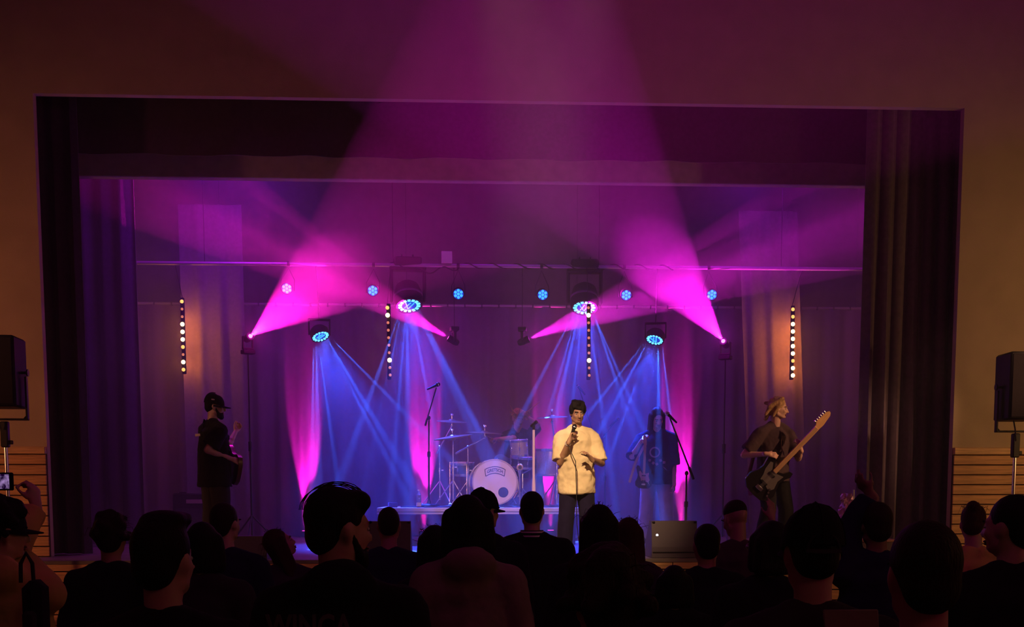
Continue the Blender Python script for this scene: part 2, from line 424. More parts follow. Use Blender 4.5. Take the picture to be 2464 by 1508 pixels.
# ------------------------------------------------------------------ lamps
def frame_to(d):           # rotation that sends local -Z to d
    return Vector(d).to_track_quat('-Z', 'Y').to_matrix()
PXW = lambda px, Y: px/ppm(Y)
def stand_tripod(label, p, base_z, group=None, m=None):
    t = empty('lamp_stand', (p.x, p.y, base_z)); tag(t, label, 'stand', group); h = p.z-base_z
    MB().tube([(0, 0, .12), (0, 0, h*.55)], .012, 10).build('pole', M['black'], t); MB().tube([(0, 0, h*.5), (0, 0, h)], .009, 10).build('upper_pole', M['black'], t)
    MB().lathe([(0, h*.5), (.024, h*.5), (.024, h*.55), (0, h*.55)], seg=12).build('collar', M['black'], t)
    for k in range(3):
        a = k*2.0944+.5; MB().tube([(0, 0, .42), (.40*math.cos(a), .40*math.sin(a), .012)], .011, 8).build('leg', M['black'], t)
    return t
def moving_head(name, label, p, d, group, hang, lens_mat, r=.055, up_z=None, K=1.):
    """p = centre of the lens, d = where it points"""
    d = Vector(d).normalized(); ce = p-d*.17*K
    t = empty(name, ce); tag(t, label, 'stage light', group); t.scale = (K, K, K); r = r/K
    MB().lathe([(0, .12), (.05, .115), (.075, .07), (.085, 0), (.08, -.08), (r+.02, -.165), (r+.008, -.172), (r, -.160), (0, -.158)], axis=-frame_to(d) @ Vector((0, 0, -1)) if False else -d, seg=20).build('head', M['blackp'], t)
    MB().lathe([(0, 0), (r*.62, .002), (r*.62, -.006), (0, -.006)], ce=d*.164, axis=d, seg=20).build('lens', lens_mat, t)
    s = 1 if hang else -1
    ax = Vector((0, 0, 1)).cross(d); ax = ax.normalized() if ax.length > .1 else Vector((1, 0, 0))
    a = math.atan2(ax.y, ax.x); rz = rotz(a)
    yk = MB()
    for q in (-1, 1): yk.box(rz @ Vector((q*.105, 0, s*.09)), (.028, .07, .26), rz, .008)
    yk.box(rz @ Vector((0, 0, s*.215)), (.24, .09, .035), rz, .008); yk.build('yoke', M['blackp'], t)
    MB().box(rz @ Vector((0, 0, s*.285)), (.26, .20, .09), rz, .012).build('base', M['blackp'], t)
    if hang:
        top = (up_z-ce.z)/K
        MB().tube([(0, 0, .33), (0, 0, top+.03)], .008, 8).build('drop_rod', M['black'], t)
        MB().lathe([(.030, -.03), (.034, -.03), (.034, .03), (.030, .03)], ce=(0, 0, top), axis=(1, 0, 0), seg=14).build('clamp', M['black'], t)
    return t
for i, ((px, Y, q1, q2, half, colr, en), (p, d)) in enumerate(zip(PINK, pink_pose)):
    lab = ['magenta moving head throwing the broad beam up from the left, above the bassist', 'small magenta moving head beaming left, above the drum kit',
           'small magenta moving head beaming right, above the singer', 'magenta moving head throwing the broad beam up from the right, beside the guitarist'][i]
    t = moving_head('moving_head', lab, p, d, 'magenta moving heads', Y > 3, M['lenspink'], up_z=zp, r=.042, K=.62)
    if Y < 3:
        z = (p-d*.17*.62).z-.33*.62
        stand_tripod(['tall slim black stand under the left broad magenta beam', '', '', 'tall slim black stand under the right broad magenta beam'][i], Vector((p.x-d.x*.17*.62, p.y-d.y*.17*.62, z)), SZ, 'lamp stands')
def bee_eye(name, label, p, d, small, group):
    rr = .17 if not small else .125
    d = Vector(d).normalized(); f = frame_to(d); ce = p-d*.20
    t = empty(name, ce); tag(t, label, 'stage light', group)
    hk = 1 if not small else .45
    MB().lathe([(0, .20*hk-.19*(1-hk)), (.10*hk, .19*hk-.19*(1-hk)), (rr*(1 if not small else .8), .13*hk-.19*(1-hk)), (rr+.03*hk, .02*hk-.19*(1-hk)), (rr+.035*hk, -.15), (rr+.025*hk, -.195), (rr, -.195), (rr-.005, -.17), (0, -.17)], axis=-d, seg=28).build('head', M['blackp'], t)
    if not small: MB().lathe([(rr+.037, -.06), (rr+.045, -.06), (rr+.045, -.03), (rr+.036, -.03)], axis=-d, seg=28).build('band', M['drapegrey'], t)
    # ring of lens segments and the darker core with crossed bars
    n_ = 14; seg = None
    for k in range(n_):
        a = 2*math.pi*k/n_; v = d*.188+f @ Vector((rr*.80*math.cos(a), rr*.80*math.sin(a), 0))
        if seg is None:
            o = MB().box((0, 0, 0), (rr*.34, rr*.26, .014), None, .006).build('lens_segment', M['lensring'], t, smooth=False); seg = o.data
        else: o = link('lens_segment', seg, t)
        o.location = v; o.rotation_mode = 'QUATERNION'; o.rotation_quaternion = (f @ Matrix.Rotation(a, 3, 'Z')).to_quaternion()
    MB().lathe([(0, .004), (rr*.60, .004), (rr*.60, -.004), (0, -.004)], ce=d*.180, axis=d, seg=24).build('core', M['lensdim'], t)
    for a, b in ((-.30, -.02), (-.02, .26), (.12, -.12)):
        pass
    for (x0, y0, x1, y1) in ((-.34, .42, .0, -.44), (.40, .42, .04, -.44), (-.05, .44, .36, -.36)):
        MB().tube([d*.190+f @ Vector((x0*rr, y0*rr, 0)), d*.190+f @ Vector((x1*rr, y1*rr, 0))], .009, 6).build('lens_bar', M['lensblue'], t)
    a = math.atan2(d.x, -d.y)*.35; rz = rotz(a)
    w_ = rr+.07
    if small:
        c0 = d*.13; w_ = rr+.025
        for q in (-1, 1): MB().box(c0+rz @ Vector((q*w_, 0, .08)), (.018, .05, .22), rz, .006).build('yoke_arm', M['blackp'], t)
        MB().box(c0+rz @ Vector((0, 0, .19)), (2*w_+.02, .05, .03), rz, .008).build('yoke_bridge', M['blackp'], t)
        MB().tube([c0+Vector((0, 0, .19)), Vector((0, YL-ce.y, zp-ce.z))], .009, 8).build('drop_rod', M['black'], t)
        return t
    for q in (-1, 1): MB().box(rz @ Vector((q*w_, 0, .12)), (.045, .15, .46), rz, .015).build('yoke_arm', M['blackp'], t)
    MB().box(rz @ Vector((0, 0, .365)), (2*w_+.05, .17, .06), rz, .015).build('yoke_bridge', M['blackp'], t)
    hb = zp-ce.z
    if not small:
        MB().box(rz @ Vector((0, 0, .46)), (.40, .24, .13), rz, .02).build('base', M['blackp'], t)
        lo = .52
    else:
        MB().box(rz @ Vector((0, 0, .44)), (.26, .18, .09), rz, .02).build('base', M['blackp'], t); lo = .48
    dy = YL-ce.y
    for q in (-.08, .08):
        MB().tube([(q, 0, lo), (q, dy*.6, lo+.02 if hb < .7 else hb-.25), (q, dy, max(hb, lo+.03))], .008 if small else .012, 8).build('clamp', M['black'], t)
    return t
WL = ['big blue ring wash light hung over the drum kit', 'big blue ring wash light hung over the singer', 'small tilted blue ring light hung between bassist and drums', 'small tilted blue ring light hung beside the right mic boom']
for (p, d, small), lab in zip(wash_pose, WL): bee_eye('wash_light', lab, p, d, small, 'blue ring wash lights')
# par cans
PL = ['blue seven-lens lamp inside the broad left magenta beam, first along the pipe', 'blue seven-lens lamp just left of the big ring light above the drums', 'blue seven-lens lamp under the paper box on the pipe',
      'blue seven-lens lamp hung just left of the big ring light above the singer', 'blue seven-lens lamp hung just right of the big ring light above the singer', 'blue seven-lens lamp furthest along the pipe towards the guitarist']
for px, lab in zip(PARS, PL):
    p = at(px[0], px[1], YL-.25); d = Vector((0, -1, -.35)).normalized(); f = frame_to(d)
    t = empty('par_lamp', p); tag(t, lab, 'stage light', 'blue seven-lens lamps')
    MB().lathe([(0, .16), (.06, .155), (.078, .10), (.082, .0), (.090, -.01), (.090, .02), (.086, .03), (.082, .03)][::-1] if False else [(0, .17), (.06, .165), (.078, .11), (.083, 0), (.083, -.012), (.076, -.012), (.075, .012), (0, .012)], axis=-d, seg=22).build('housing', M['blackp'], t)
    lm = None
    for k in range(7):
        v = Vector((0, 0, 0)) if k == 0 else Vector((.048*math.cos(k*math.pi/3+.5), .048*math.sin(k*math.pi/3+.5), 0))
        if lm is None: o = MB().ell((0, 0, 0), (.0215, .0215, .008), None, 12, 6).build('lens', M['lensblue'], t); lm = o.data
        else: o = link('lens', lm, t)
        o.location = f @ v-d*.004; o.rotation_mode = 'QUATERNION'; o.rotation_quaternion = f.to_quaternion()
    MB().lathe([(.0765, -.006), (.0765, .006), (0, .006), (0, -.006)], ce=-d*.010, axis=d, seg=20).build('face', M['lensdim'], t)
    dz = zp-p.z
    MB().tube([(-.095, .06, -.02), (-.095, .14, .14), (0, .25, dz-.06), (.095, .14, .14), (.095, .06, -.02)], .007, 6, flat=1.).build('bracket', M['black'], t)
    MB().lathe([(.027, -.02), (.036, -.02), (.036, .02), (.027, .02)], ce=(0, .25, dz), axis=(1, 0, 0), seg=14).build('clamp', M['black'], t)
# amber bars
PAT = ['mllhhhmlhm', 'mhllllhlll', 'llhlllhlll', 'mmhhhhhmhh']
PAT = ['mllhhhmlhm', 'mhlllllhll', 'lhlllllhll', 'mmhhhhhmhh']
BL = ['amber lamp bar glowing beside the bassist', 'half-lit amber lamp bar hanging by the ring light above the drums', 'half-lit amber lamp bar hanging in front of the ring light above the singer', 'amber lamp bar glowing beside the guitarist']
for (a, b, pw), pat, lab, Yb in zip(BARS, PAT, BL, (YB, 3.6, 3.6, YB)):
    p0, p1 = at(a[0], a[1], Yb), at(b[0], b[1], Yb); L_ = (p0-p1).length
    t = empty('lamp_bar', p1); tag(t, lab, 'stage light', 'amber lamp bars'); ax = (p0-p1).normalized()
    MB().box(ax*L_/2+Vector((0, .045, 0)), (.055, .05, L_+.12), None, .008).build('housing', M['blackp'], t)
    ms = {}
    for i, ch in enumerate(pat):
        m_, r_ = {'h': ('bulbhot', .031), 'm': ('bulbmid', .027), 'l': ('bulblow', .020)}[ch]
        if ch not in ms: o = MB().ell((0, 0, 0), (r_, r_*.7, r_), None, 12, 8).build('bulb', M[m_], t); ms[ch] = o.data
        else: o = link('bulb', ms[ch], t)
        o.location = ax*L_*(1-i/9)
    MB().tube([ax*(L_+.05)+Vector((0, .045, 0)), Vector((0, YL-Yb, zp-p1.z))], .005, 6).build('hanging_wire', M['black'], t)
# uplights
UL = ['magenta uplight on the floor at the foot of the curtain beside the bassist', 'magenta uplight on the floor at the back, left of the drums', 'magenta uplight on the floor at the back, beside the singer', 'magenta uplight on the floor behind the stage monitor near the guitarist']
for (x, pw), lab in zip(UPL, UL):
    p = at(x, 1295, YBC-.3); t = empty('uplight', (p.x, YBC-.30, SZ)); tag(t, lab, 'stage light', 'magenta floor uplights')
    MB().box((0, 0, .055), (.15, .13, .09), None, .012).build('housing', M['blackp'], t); MB().lathe([(0, .004), (.05, .004), (.05, -.004), (0, -.004)], ce=(0, 0, .103), seg=16).build('lens', M['ledpink'], t)
    for q in (-1, 1): MB().box((q*.08, 0, .05), (.008, .04, .10), None).build('foot', M['black'], t)
# box lying on the pipe
p = at(1075, 633, YL); q = at(1088, 607, YL)
o = MB().box((0, 0, 0), (PXW(25, YL), .05, PXW(27, YL)), rotz(.1), .004).build('cardboard_box', M['white']); o.location = (p.x, YL-.03, zp+.026+PXW(27, YL)/2)
tag(o, 'small pale cardboard box sitting on the upper lighting pipe', 'box')
# cable wound along the pipe
mb = MB(); pts = []
for i in range(120):
    x = X(930, 640, YL)+(X(1620, 640, YL)-X(930, 640, YL))*i/119
    pts.append((x, YL+.036*math.cos(i*.62), zp+.036*math.sin(i*.62)+(-.03-.05*math.sin(i*.1)**2 if 10 < i < 30 else 0)))
o = mb.tube(pts, .009, 6).build('power_cable', M['black']); tag(o, 'black cable wound along the upper lighting pipe', 'cable')

# ------------------------------------------------------------------ stage furniture
RY0, RY1 = 2.6, 4.9
RZ = at(1150, 1221, RY0).z; rx0, rx1 = X(907, 1228, RY0), X(1402, 1228, RY0)
rs = empty('drum_riser', ((rx0+rx1)/2, (RY0+RY1)/2, SZ)); tag(rs, 'wooden drum riser with a pale edge standing on legs', 'platform')
wd, dp, th = rx1-rx0, RY1-RY0, PXW(16, RY0)
M['riser'] = mat('riser_edge', (.50, .46, .48), .55, var=.2, scale=5, stretch=(1, 1, 12)); M['rug'] = mat('black_rug', (.03, .028, .034), .95, bump=.4, bscale=90)
MB().box((0, 0, RZ-SZ-th/2), (wd, dp, th), None, .006).build('platform', M['riser'], rs)
MB().box((0, -dp/2-.004, RZ-SZ-th*.62), (wd, .008, th*.14), None, .002).build('edge_groove', M['stagefloor'], rs)
leg = None
for x in (-.46, 0, .46):
    for y in (-.44, .44):
        if leg is None: o = MB().box((0, 0, (RZ-SZ-th)/2), (.05, .05, RZ-SZ-th), None, .004).build('leg', M['black'], rs); leg = o.data
        else: o = link('leg', leg, rs)
        o.location = (x*wd, y*dp, 0)
# rug with a rumpled edge
rx = X(1020, 1220, RY0+.1); rw = rx1-.05-rx
vs = []; fs = []; NX, NY = 30, 16
for j in range(NY+1):
    for i in range(NX+1):
        vs.append((rx+rw*i/NX, RY0+.06+(dp-.2)*j/NY+.03*math.sin(i*.9)*(j == 0), RZ+.012+.006*math.sin(i*1.3+j)+.01*(j == 0)*math.sin(i*2.1)**2))
n_ = len(vs); vs += [(x, y, RZ+.002) for x, y, z in vs]
for j in range(NY):
    for i in range(NX):
        k = j*(NX+1)+i; fs += [(k, k+1, k+NX+2, k+NX+1), (n_+k, n_+k+NX+1, n_+k+NX+2, n_+k+1)]
rim = [i for i in range(NX+1)]+[(j*(NX+1)+NX) for j in range(1, NY+1)]+[NY*(NX+1)+i for i in range(NX-1, -1, -1)]+[j*(NX+1) for j in range(NY-1, 0, -1)]
for a, b in zip(rim, rim[1:]+rim[:1]): fs.append((a, a+n_, b+n_, b))
o = MB().add(vs, fs).build('rug', M['rug']); tag(o, 'black rumpled rug under the drum kit', 'rug')
RT = RZ+.022

# drum kit pieces, each a thing
M['sparkle'] = mat('silver_sparkle', (.42, .36, .36), .35, .4, var=.35, scale=160); M['drumhead'] = mat('coated_drumhead', (.72, .64, .66), .6, var=.03); M['brass'] = mat('cymbal_bronze', (.55, .42, .28), .28, .9, bump=.05, bscale=300)
M['ink'] = mat('logo_ink', (.02, .018, .05), .6); M['port'] = mat('port_rim_dark', (.03, .035, .08), .7); M['yellow'] = mat('brass_yellow', (.85, .62, .18), .3, .5)
def drum(name, label, ce, axis, r, depth, m, lugs=8, top=None, cat='drum', legs=0, floorz=None, hoop=None, badge=False):
    t = empty(name, ce); tag(t, label, cat); ax = Vector(axis).normalized()
    MB().lathe([(r*.98, -depth/2), (r, -depth/2+.01), (r, depth/2-.01), (r*.98, depth/2)], axis=ax, seg=36).build('shell', m, t)
    for s, nm in ((1, 'drumhead'), (-1, 'rear_drumhead')):
        MB().lathe([(0, .004), (r*.985, .004), (r*.985, -.004), (0, -.004)], ce=ax*s*depth/2, axis=ax, seg=36).build(nm, top or M['drumhead'], t)
        MB().lathe([(r*.985, -.016), (r*1.04, -.016), (r*1.045, 0), (r*1.04, .016), (r*.985, .016), (r*.985, -.016)], ce=ax*s*(depth/2-.002), axis=ax, seg=36).build('hoop', hoop or M['chrome'], t)
    q = Vector((0, 0, 1)).rotation_difference(ax).to_matrix(); lg = None
    for k in range(lugs):
        a = 2*math.pi*(k+.5)/lugs; v = q @ Vector((r*1.02*math.cos(a), r*1.02*math.sin(a), 0))
        if lg is None:
            mb = MB(); mb.box((0, 0, 0), (.02, .022, min(.06, depth*.4)), None, .006); mb.tube([(.012, 0, -depth/2), (.012, 0, depth/2)], .0035, 6); mb.ell((.012, 0, depth/2+.012), (.008, .008, .010), None, 8, 6)
            o = mb.build('lug', M['chrome'], t); lg = o.data
        else: o = link('lug', lg, t)
        o.location = v; o.rotation_mode = 'QUATERNION'; o.rotation_quaternion = (q @ Matrix.Rotation(a, 3, 'Z')).to_quaternion()
    for k in range(legs):
        a = 2*math.pi*k/legs+.9; h = ce[2]-floorz
        mb = MB(); mb.tube([(r*1.05*math.cos(a), r*1.05*math.sin(a), .1), (r*1.05*math.cos(a), r*1.05*math.sin(a), -h+.12), (r*1.12*math.cos(a), r*1.12*math.sin(a), -h+.01)], .008, 8)
        mb.ell((r*1.12*math.cos(a), r*1.12*math.sin(a), -h+.014), (.016, .016, .014), None, 8, 6); mb.build('leg', M['chrome'], t)
    return t
BY = 3.05; bc = at(1191, 1159, BY); br_ = PXW(53, BY); bc.z = RT+br_*1.045+.004
bax = Vector((.10, -1, .0)).normalized(); bctr = bc-bax*.22
bd = drum('bass_drum', 'large bass drum with white front head and lettered crest', bctr, bax, br_, .44, M['sparkle'], 10, hoop=M['sparkle'])
fr = bax*.225; bx_ = Vector((0, 0, 1)).cross(-bax).normalized()
bx_ = Vector((-bax.y, bax.x, 0)).normalized()        # to the right when seen from the hall
B = lambda u, v, o_=.0: fr+bax*(.004+o_)+bx_*u+Vector((0, 0, v))
pc = B(PXW(20, BY), -PXW(24, BY))
MB().lathe([(0, .003), (.062, .003), (.062, -.002), (0, -.002)], ce=pc, axis=bax, seg=28).build('port_hole', M['port'], bd)
MB().lathe([(.060, 0), (.064, .006), (.070, .006), (.072, 0)], ce=pc, axis=bax, seg=28).build('port_ring', M['black'], bd)
tm = text_mesh('GRETSCH', .092, .002, .002); tm.materials.append(M['ink'])
cw = PXW(44, BY)/2
xs = [v.co.x for v in tm.vertices]; sc_ = cw*1.72/(max(xs)-min(xs))
for v in tm.vertices:
    x = v.co.x*sc_; z = v.co.y*sc_*1.15; v.co = B(x, PXW(29, BY)+z*1.0-2.5*x*x, .002+v.co.z)
link('lettering', tm, bd)
mb = MB(); arc = []
for s_, zz in ((1, .047), (-1, -.045)):
    pts = [B(u*cw*(1.02+(.10 if s_ > 0 else 0)), PXW(29, BY)+zz-2.5*(u*cw)**2, .002) for u in np.linspace(-1, 1, 11)]
    mb.tube(pts, .0045, 6); arc.append(pts)
for e in (0, -1): mb.tube([arc[0][e], arc[1][e]], .0045, 6)
mb.build('crest_outline', M['ink'], bd)
for q in (-1, 1):
    MB().tube([bx_*q*br_*.8+Vector((0, 0, -br_*.55))+bax*.05, bx_*q*(br_*1.05)+Vector((0, 0, -br_*1.04))+bax*.12], .010, 8).build('spur', M['chrome'], bd)
TY = 3.25
p = at(1249, 1078, TY); drum('rack_tom', 'sparkly rack tom mounted above the bass drum, facing the hall', p, (-.06, -.10, 1), PXW(21, TY), .21, M['sparkle'], 6)
sn = at(1257, 1112, 3.5); drum('snare_drum', 'shallow dark snare drum beneath the rack tom', sn, (.05, -.12, 1), .17, .14, mat('dark_shell', (.05, .05, .09), .3, .3), 8)
hd = sn.z-RT-.08
t = empty('snare_stand', (sn.x, sn.y, RT)); tag(t, 'chrome tripod stand carrying the snare drum', 'stand')
MB().tube([(0, 0, .2), (0, 0, hd-.06)], .011, 8).build('pole', M['chrome'], t)
for k in range(3):
    a = k*2.094+.4; MB().tube([(0, 0, .24), (.22*math.cos(a), .22*math.sin(a), .012)], .009, 8).build('leg', M['chrome'], t); MB().tube([(0, 0, hd-.08), (.15*math.cos(a), .15*math.sin(a), hd-.01)], .009, 8).build('arm', M['chrome'], t)
p = at(1324, 1112, 3.6); drum('floor_tom', 'magenta-lit floor tom on three legs behind the singer', (p.x, p.y, p.z), (0, -.05, 1), .20, .36, M['sparkle'], 8, legs=3, floorz=RT)
p = at(1112, 1128, 3.7); drum('side_snare', 'second small dark drum standing left of the bass drum', (p.x, p.y, p.z), (0, -.1, 1), .17, .16, MATS['dark_shell'], 8, legs=3, floorz=RT)
def cymbal(label, px, py, wpx, Y, tilt, stand, boom=None, name='crash_cymbal', hat=False, poleend=None):
    """cymbal with its own stand; px,py = centre"""
    p = at(px, py, Y); r = PXW(wpx/2, Y); ax = Vector((math.sin(tilt[0]), -math.sin(tilt[1]), 1)).normalized()
    t = empty(name, p); tag(t, label, 'cymbal', 'cymbals of the drum kit')
    MB().lathe([(.008, .032), (.03, .030), (.048, .018), (.06, .012), (r*.6, .006), (r, -.006), (r, -.009), (r*.6, .003), (.05, .008), (.03, .02), (.008, .024)], axis=ax, seg=40).build('disc', M['brass'], t)
    if hat: MB().lathe([(.008, -.052), (.03, -.05), (.06, -.03), (r, -.014), (r, -.017), (.06, -.034), (.008, -.056)], axis=ax, seg=40).build('lower_disc', M['brass'], t)
    mb = MB(); mb.tube([(0, 0, -.07), ax*.085], .006, 8); mb.build('spindle', M['chrome'], t)
    mb = MB(); mb.ell(ax*.085, (.018, .018, .012), None, 10, 6); mb.box(ax*.10, (.04, .008, .02), None, .003); mb.build('wing_nut', M['chrome'], t)
    s = empty('cymbal_stand', (0, 0, RT)); tag(s, stand, 'stand', 'chrome drum stands')
    if boom is None: s.location.x, s.location.y = p.x, p.y; tp = Vector((0, 0, p.z-RT-.07))
    else:
        b0 = at(boom[0], boom[1], Y+.05); s.location.x, s.location.y = b0.x, b0.y; tp = Vector((0, 0, b0.z-RT))
        e0 = at(boom[2], boom[3], Y+.05)-Vector((b0.x, b0.y, RT)); e1 = p-Vector((b0.x, b0.y, RT))-Vector((0, 0, .07))
        MB().tube([e0, e0*.4+e1*.6, e1], [.013, .011, .008], 8).build('boom_arm', M['chrome'], s)
        MB().ell(e1, (.02, .02, .02), None, 10, 6).build('tilter', M['chrome'], s); MB().ell(tp, (.026, .022, .026), None, 10, 6).build('boom_clamp', M['chrome'], s)
    h = tp.z
    MB().tube([(0, 0, .08), (0, 0, h*.62)], .015, 10).build('pole', M['chrome'], s); MB().tube([(0, 0, h*.55), tp], .010, 10).build('upper_pole', M['chrome'], s)
    mb = MB(); mb.lathe([(0, h*.56), (.024, h*.56), (.024, h*.64), (0, h*.64)], seg=12); mb.box((.035, 0, h*.60), (.04, .012, .022), None, .004); mb.build('height_clamp', M['chrome'], s)
    for k in range(3):
        a = k*2.094+rnd_.uniform(0, 1.5); mb = MB(); mb.tube([(0, 0, .36), (.26*math.cos(a), .26*math.sin(a), .014)], .009, 8); mb.ell((.26*math.cos(a), .26*math.sin(a), .016), (.018, .018, .014), None, 8, 6); mb.build('leg', M['chrome'], s)
    return t
rnd_ = random.Random(5)
cymbal('high crash cymbal left of the kit, above the hi-hat', 1087, 1013, 72, 3.9, (.05, .12), 'chrome stand of the high crash cymbal', name='crash_cymbal', boom=(1058, 1075, 1050, 1092))
cymbal('pair of hi-hat cymbals tilted beside the kit, below the high crash', 1090, 1050, 92, 3.3, (-.14, .08), 'chrome hi-hat stand with two rods', hat=True, name='hi_hat')
cymbal('wide crash cymbal on a slanting boom above the bass drum', 1166, 1041, 90, 3.5, (.05, .05), 'chrome stand with a long slanting boom arm', boom=(1126, 1075, 1096, 1091))
cymbal('magenta-lit ride cymbal at the singer side of the kit', 1328, 1003, 76, 3.8, (-.06, .10), 'chrome stand of the ride cymbal', boom=(1336, 1080, 1340, 1090), name='ride_cymbal')
# throne
t = empty('drum_throne', (at(1246, 1150, 4.25).x, 4.25, RT)); tag(t, 'round black drum throne under the drummer', 'stool')
MB().lathe([(0, .40), (.16, .40), (.175, .43), (.17, .47), (.15, .485), (0, .49)], seg=26).build('seat', M['blackp'], t); MB().tube([(0, 0, .12), (0, 0, .41)], .016, 8).build('pole', M['chrome'], t)
for k in range(3): MB().tube([(0, 0, .22), (.24*math.cos(k*2.094), .24*math.sin(k*2.094), .012)], .010, 8).build('leg', M['chrome'], t)
# pedal
p = at(1196, 1212, 3.62); t = empty('kick_pedal', (bctr.x-bax.x*.30, bctr.y-bax.y*.30, RT)); tag(t, 'chrome kick pedal behind the bass drum', 'pedal')
MB().box((0, .10, .03), (.09, .26, .012), Matrix.Rotation(.12, 3, 'X'), .004).build('footboard', M['chrome'], t); MB().tube([(0, 0, .01), (0, -.01, .2)], .008, 8).build('beater_rod', M['chrome'], t)
MB().box((0, 0, .06), (.14, .02, .12), None, .005).build('frame', M['chrome'], t); MB().ell((0, -.012, .21), (.025, .02, .03), None, 10, 8).build('beater', M['white'], t)

# microphones and stands
M['white_paint'] = mat('white_enamel', (.78, .70, .68), .35); M['grille'] = mat('mic_grille', (.5, .5, .52), .3, .9, bump=.4, bscale=400)
def mic(label, p, d, wire=None, grille='grille', name='microphone', r=.026, L_=.16):
    d = Vector(d).normalized(); t = empty(name, p); tag(t, label, 'microphone')
    MB().lathe([(0, .0), (.011, .0), (.012, .02), (.019, L_-.01), (.020, L_), (0, L_)], ce=-d*L_, axis=d, seg=16).build('handle', M['blackp'], t)
    MB().ell(d*.018, (r, r, r*1.15), Vector((0, 0, 1)).rotation_difference(d).to_matrix(), 16, 12).build('grille', M[grille], t)
    MB().lathe([(r*.98, -.004), (r*1.08, -.004), (r*1.08, .004), (r*.98, .004)], ce=d*.012, axis=d, seg=18).build('ring', M['chrome'], t)
    return t
def boom_stand(label, foot, joint, end, back, base='legs', name='mic_stand', r=.011, m=None):
    """foot, joint, boom end, boom back end in world space"""
    m = m or M['black']; foot = Vector(foot); t = empty(name, foot); tag(t, label, 'stand', 'black boom microphone stands'); j = Vector(joint)-foot
    MB().tube([(0, 0, .06), j*.6], r*1.25, 10).build('pole', m, t); MB().tube([j*.55, j], r*.9, 10).build('upper_pole', m, t)
    MB().lathe([(0, 0), (r*2, 0), (r*2, .07), (0, .07)], ce=j*.56, axis=j, seg=12).build('height_clutch', m, t)
    e, b = Vector(end)-foot, Vector(back)-foot
    MB().tube([b, b*.8+e*.2], r*1.25, 8).build('counterweight', m, t); MB().tube([b, e], r*.8, 10).build('boom_arm', m, t)
    mb = MB(); mb.ell(j, (.024, .024, .03), None, 10, 8); mb.tube([j+Vector((0, -.03, 0)), j+Vector((0, .03, 0))], .012, 8); mb.build('boom_clutch', m, t)
    if base == 'legs':
        for k in range(3):
            a = k*2.094+.7; mb = MB(); mb.tube([(0, 0, .11), (.30*math.cos(a), .30*math.sin(a), .012)], .009, 8); mb.ell((.30*math.cos(a), .30*math.sin(a), .014), (.016, .016, .013), None, 8, 6); mb.build('leg', m, t)
    else:
        MB().lathe([(0, 0), (.15, 0), (.155, .012), (.14, .024), (.03, .034), (.022, .08), (0, .08)], seg=28).build('base_plate', m, t)
    return t
Y1 = 2.85
f_ = at(1032, 1216, Y1); f_.z = RT-.0
boom_stand('black boom stand with an overhead mic, left of the kit before the magenta curtain', f_, at(1032, 1005, Y1), at(1050, 932, Y1), at(1023, 1024, Y1), base='plate')
mic('furry dark overhead mic on the boom left of the kit', at(1051, 926, Y1), (.1, .5, -.3) if False else (.4, .2, .2), grille='blackp', name='overhead_microphone', r=.03)
Y2 = 4.4; f_ = at(1432, 1150, Y2); f_.z = SZ
boom_stand('black boom stand rising behind the singer head towards the drums', f_, at(1428, 1040, Y2), at(1393, 932, Y2), at(1431, 1052, Y2))
mic('small overhead mic on the boom above the singer', at(1392, 930, Y2), (-.4, .1, .5), grille='blackp', name='overhead_microphone', r=.018)
Y3 = 4.6; f_ = at(1456, 1150, Y3); f_.z = SZ
boom_stand('thin boom stand in blue haze just right of the singer', f_, at(1456, 1045, Y3), at(1484, 1010, Y3), at(1449, 1054, Y3))
mic('small mic on the thin boom right of the singer', at(1485, 1009, Y3), (.6, .1, .5), grille='blackp', name='instrument_microphone', r=.018)
Y4 = 1.1; f_ = at(1649, 1300, Y4); f_.z = SZ
boom_stand('black boom stand with a chrome-headed mic before the magenta curtain strip', f_, at(1652, 1138, Y4), at(1612, 1005, Y4), at(1669, 1153, Y4), base='legs', r=.013)
mic('chrome-headed vocal mic on the right boom stand', at(1608, 997, Y4), (-.35, .3, .4), r=.03)
# white straight stand
YW = 1.5; f_ = at(1284, 1300, YW); f_.z = SZ; tpw = at(1284, 1034, YW); h = tpw.z-SZ
t = empty('mic_stand', f_); tag(t, 'straight white microphone stand with empty black clip between drums and singer', 'stand')
MB().lathe([(0, 0), (.14, 0), (.15, .012), (.13, .03), (.03, .04), (0, .04)], seg=28).build('base_plate', M['white_paint'], t)
zl = at(1284, 1160, YW).z-SZ
MB().tube([(0, 0, .03), (0, 0, zl-.05), (0, 0, zl+.05)], [.024, .024, .018], 14).build('lower_pole', M['white_paint'], t); MB().tube([(0, 0, zl), (0, 0, h)], .0165, 14).build('pole', M['white_paint'], t)
mb = MB(); mb.tube([(0, 0, h), (0, 0, h+.05), (.02, -.05, h+.10)], [.016, .018, .016], 10); mb.tube([(-.03, .01, h+.045), (.035, -.05, h+.10)], [.02, .024], 10); mb.build('clip', M['black'], t)
# gold drum mic on a short stand
p = at(1251, 1124, 2.9); t = empty('drum_microphone', (p.x, p.y, RT)); tag(t, 'round golden drum mic on a short chrome stand right of the bass drum', 'microphone')
h = p.z-RT; MB().ell((0, 0, h), (PXW(8, 2.9), .04, PXW(9, 2.9)), None, 16, 10).build('capsule', M['yellow'], t); MB().lathe([(0, 0), (.026, 0), (.026, .01), (0, .01)], ce=(0, -.04, h), axis=(0, -1, 0), seg=14).build('capsule_grille', M['black'], t)
MB().tube([(0, 0, h-.03), (0, 0, h-.14), (0, 0, .03)], [.03, .011, .010], 10).build('pole', M['chrome'], t); MB().lathe([(0, 0), (.09, 0), (.09, .015), (.02, .03), (0, .03)], seg=20).build('base_plate', M['black'], t)
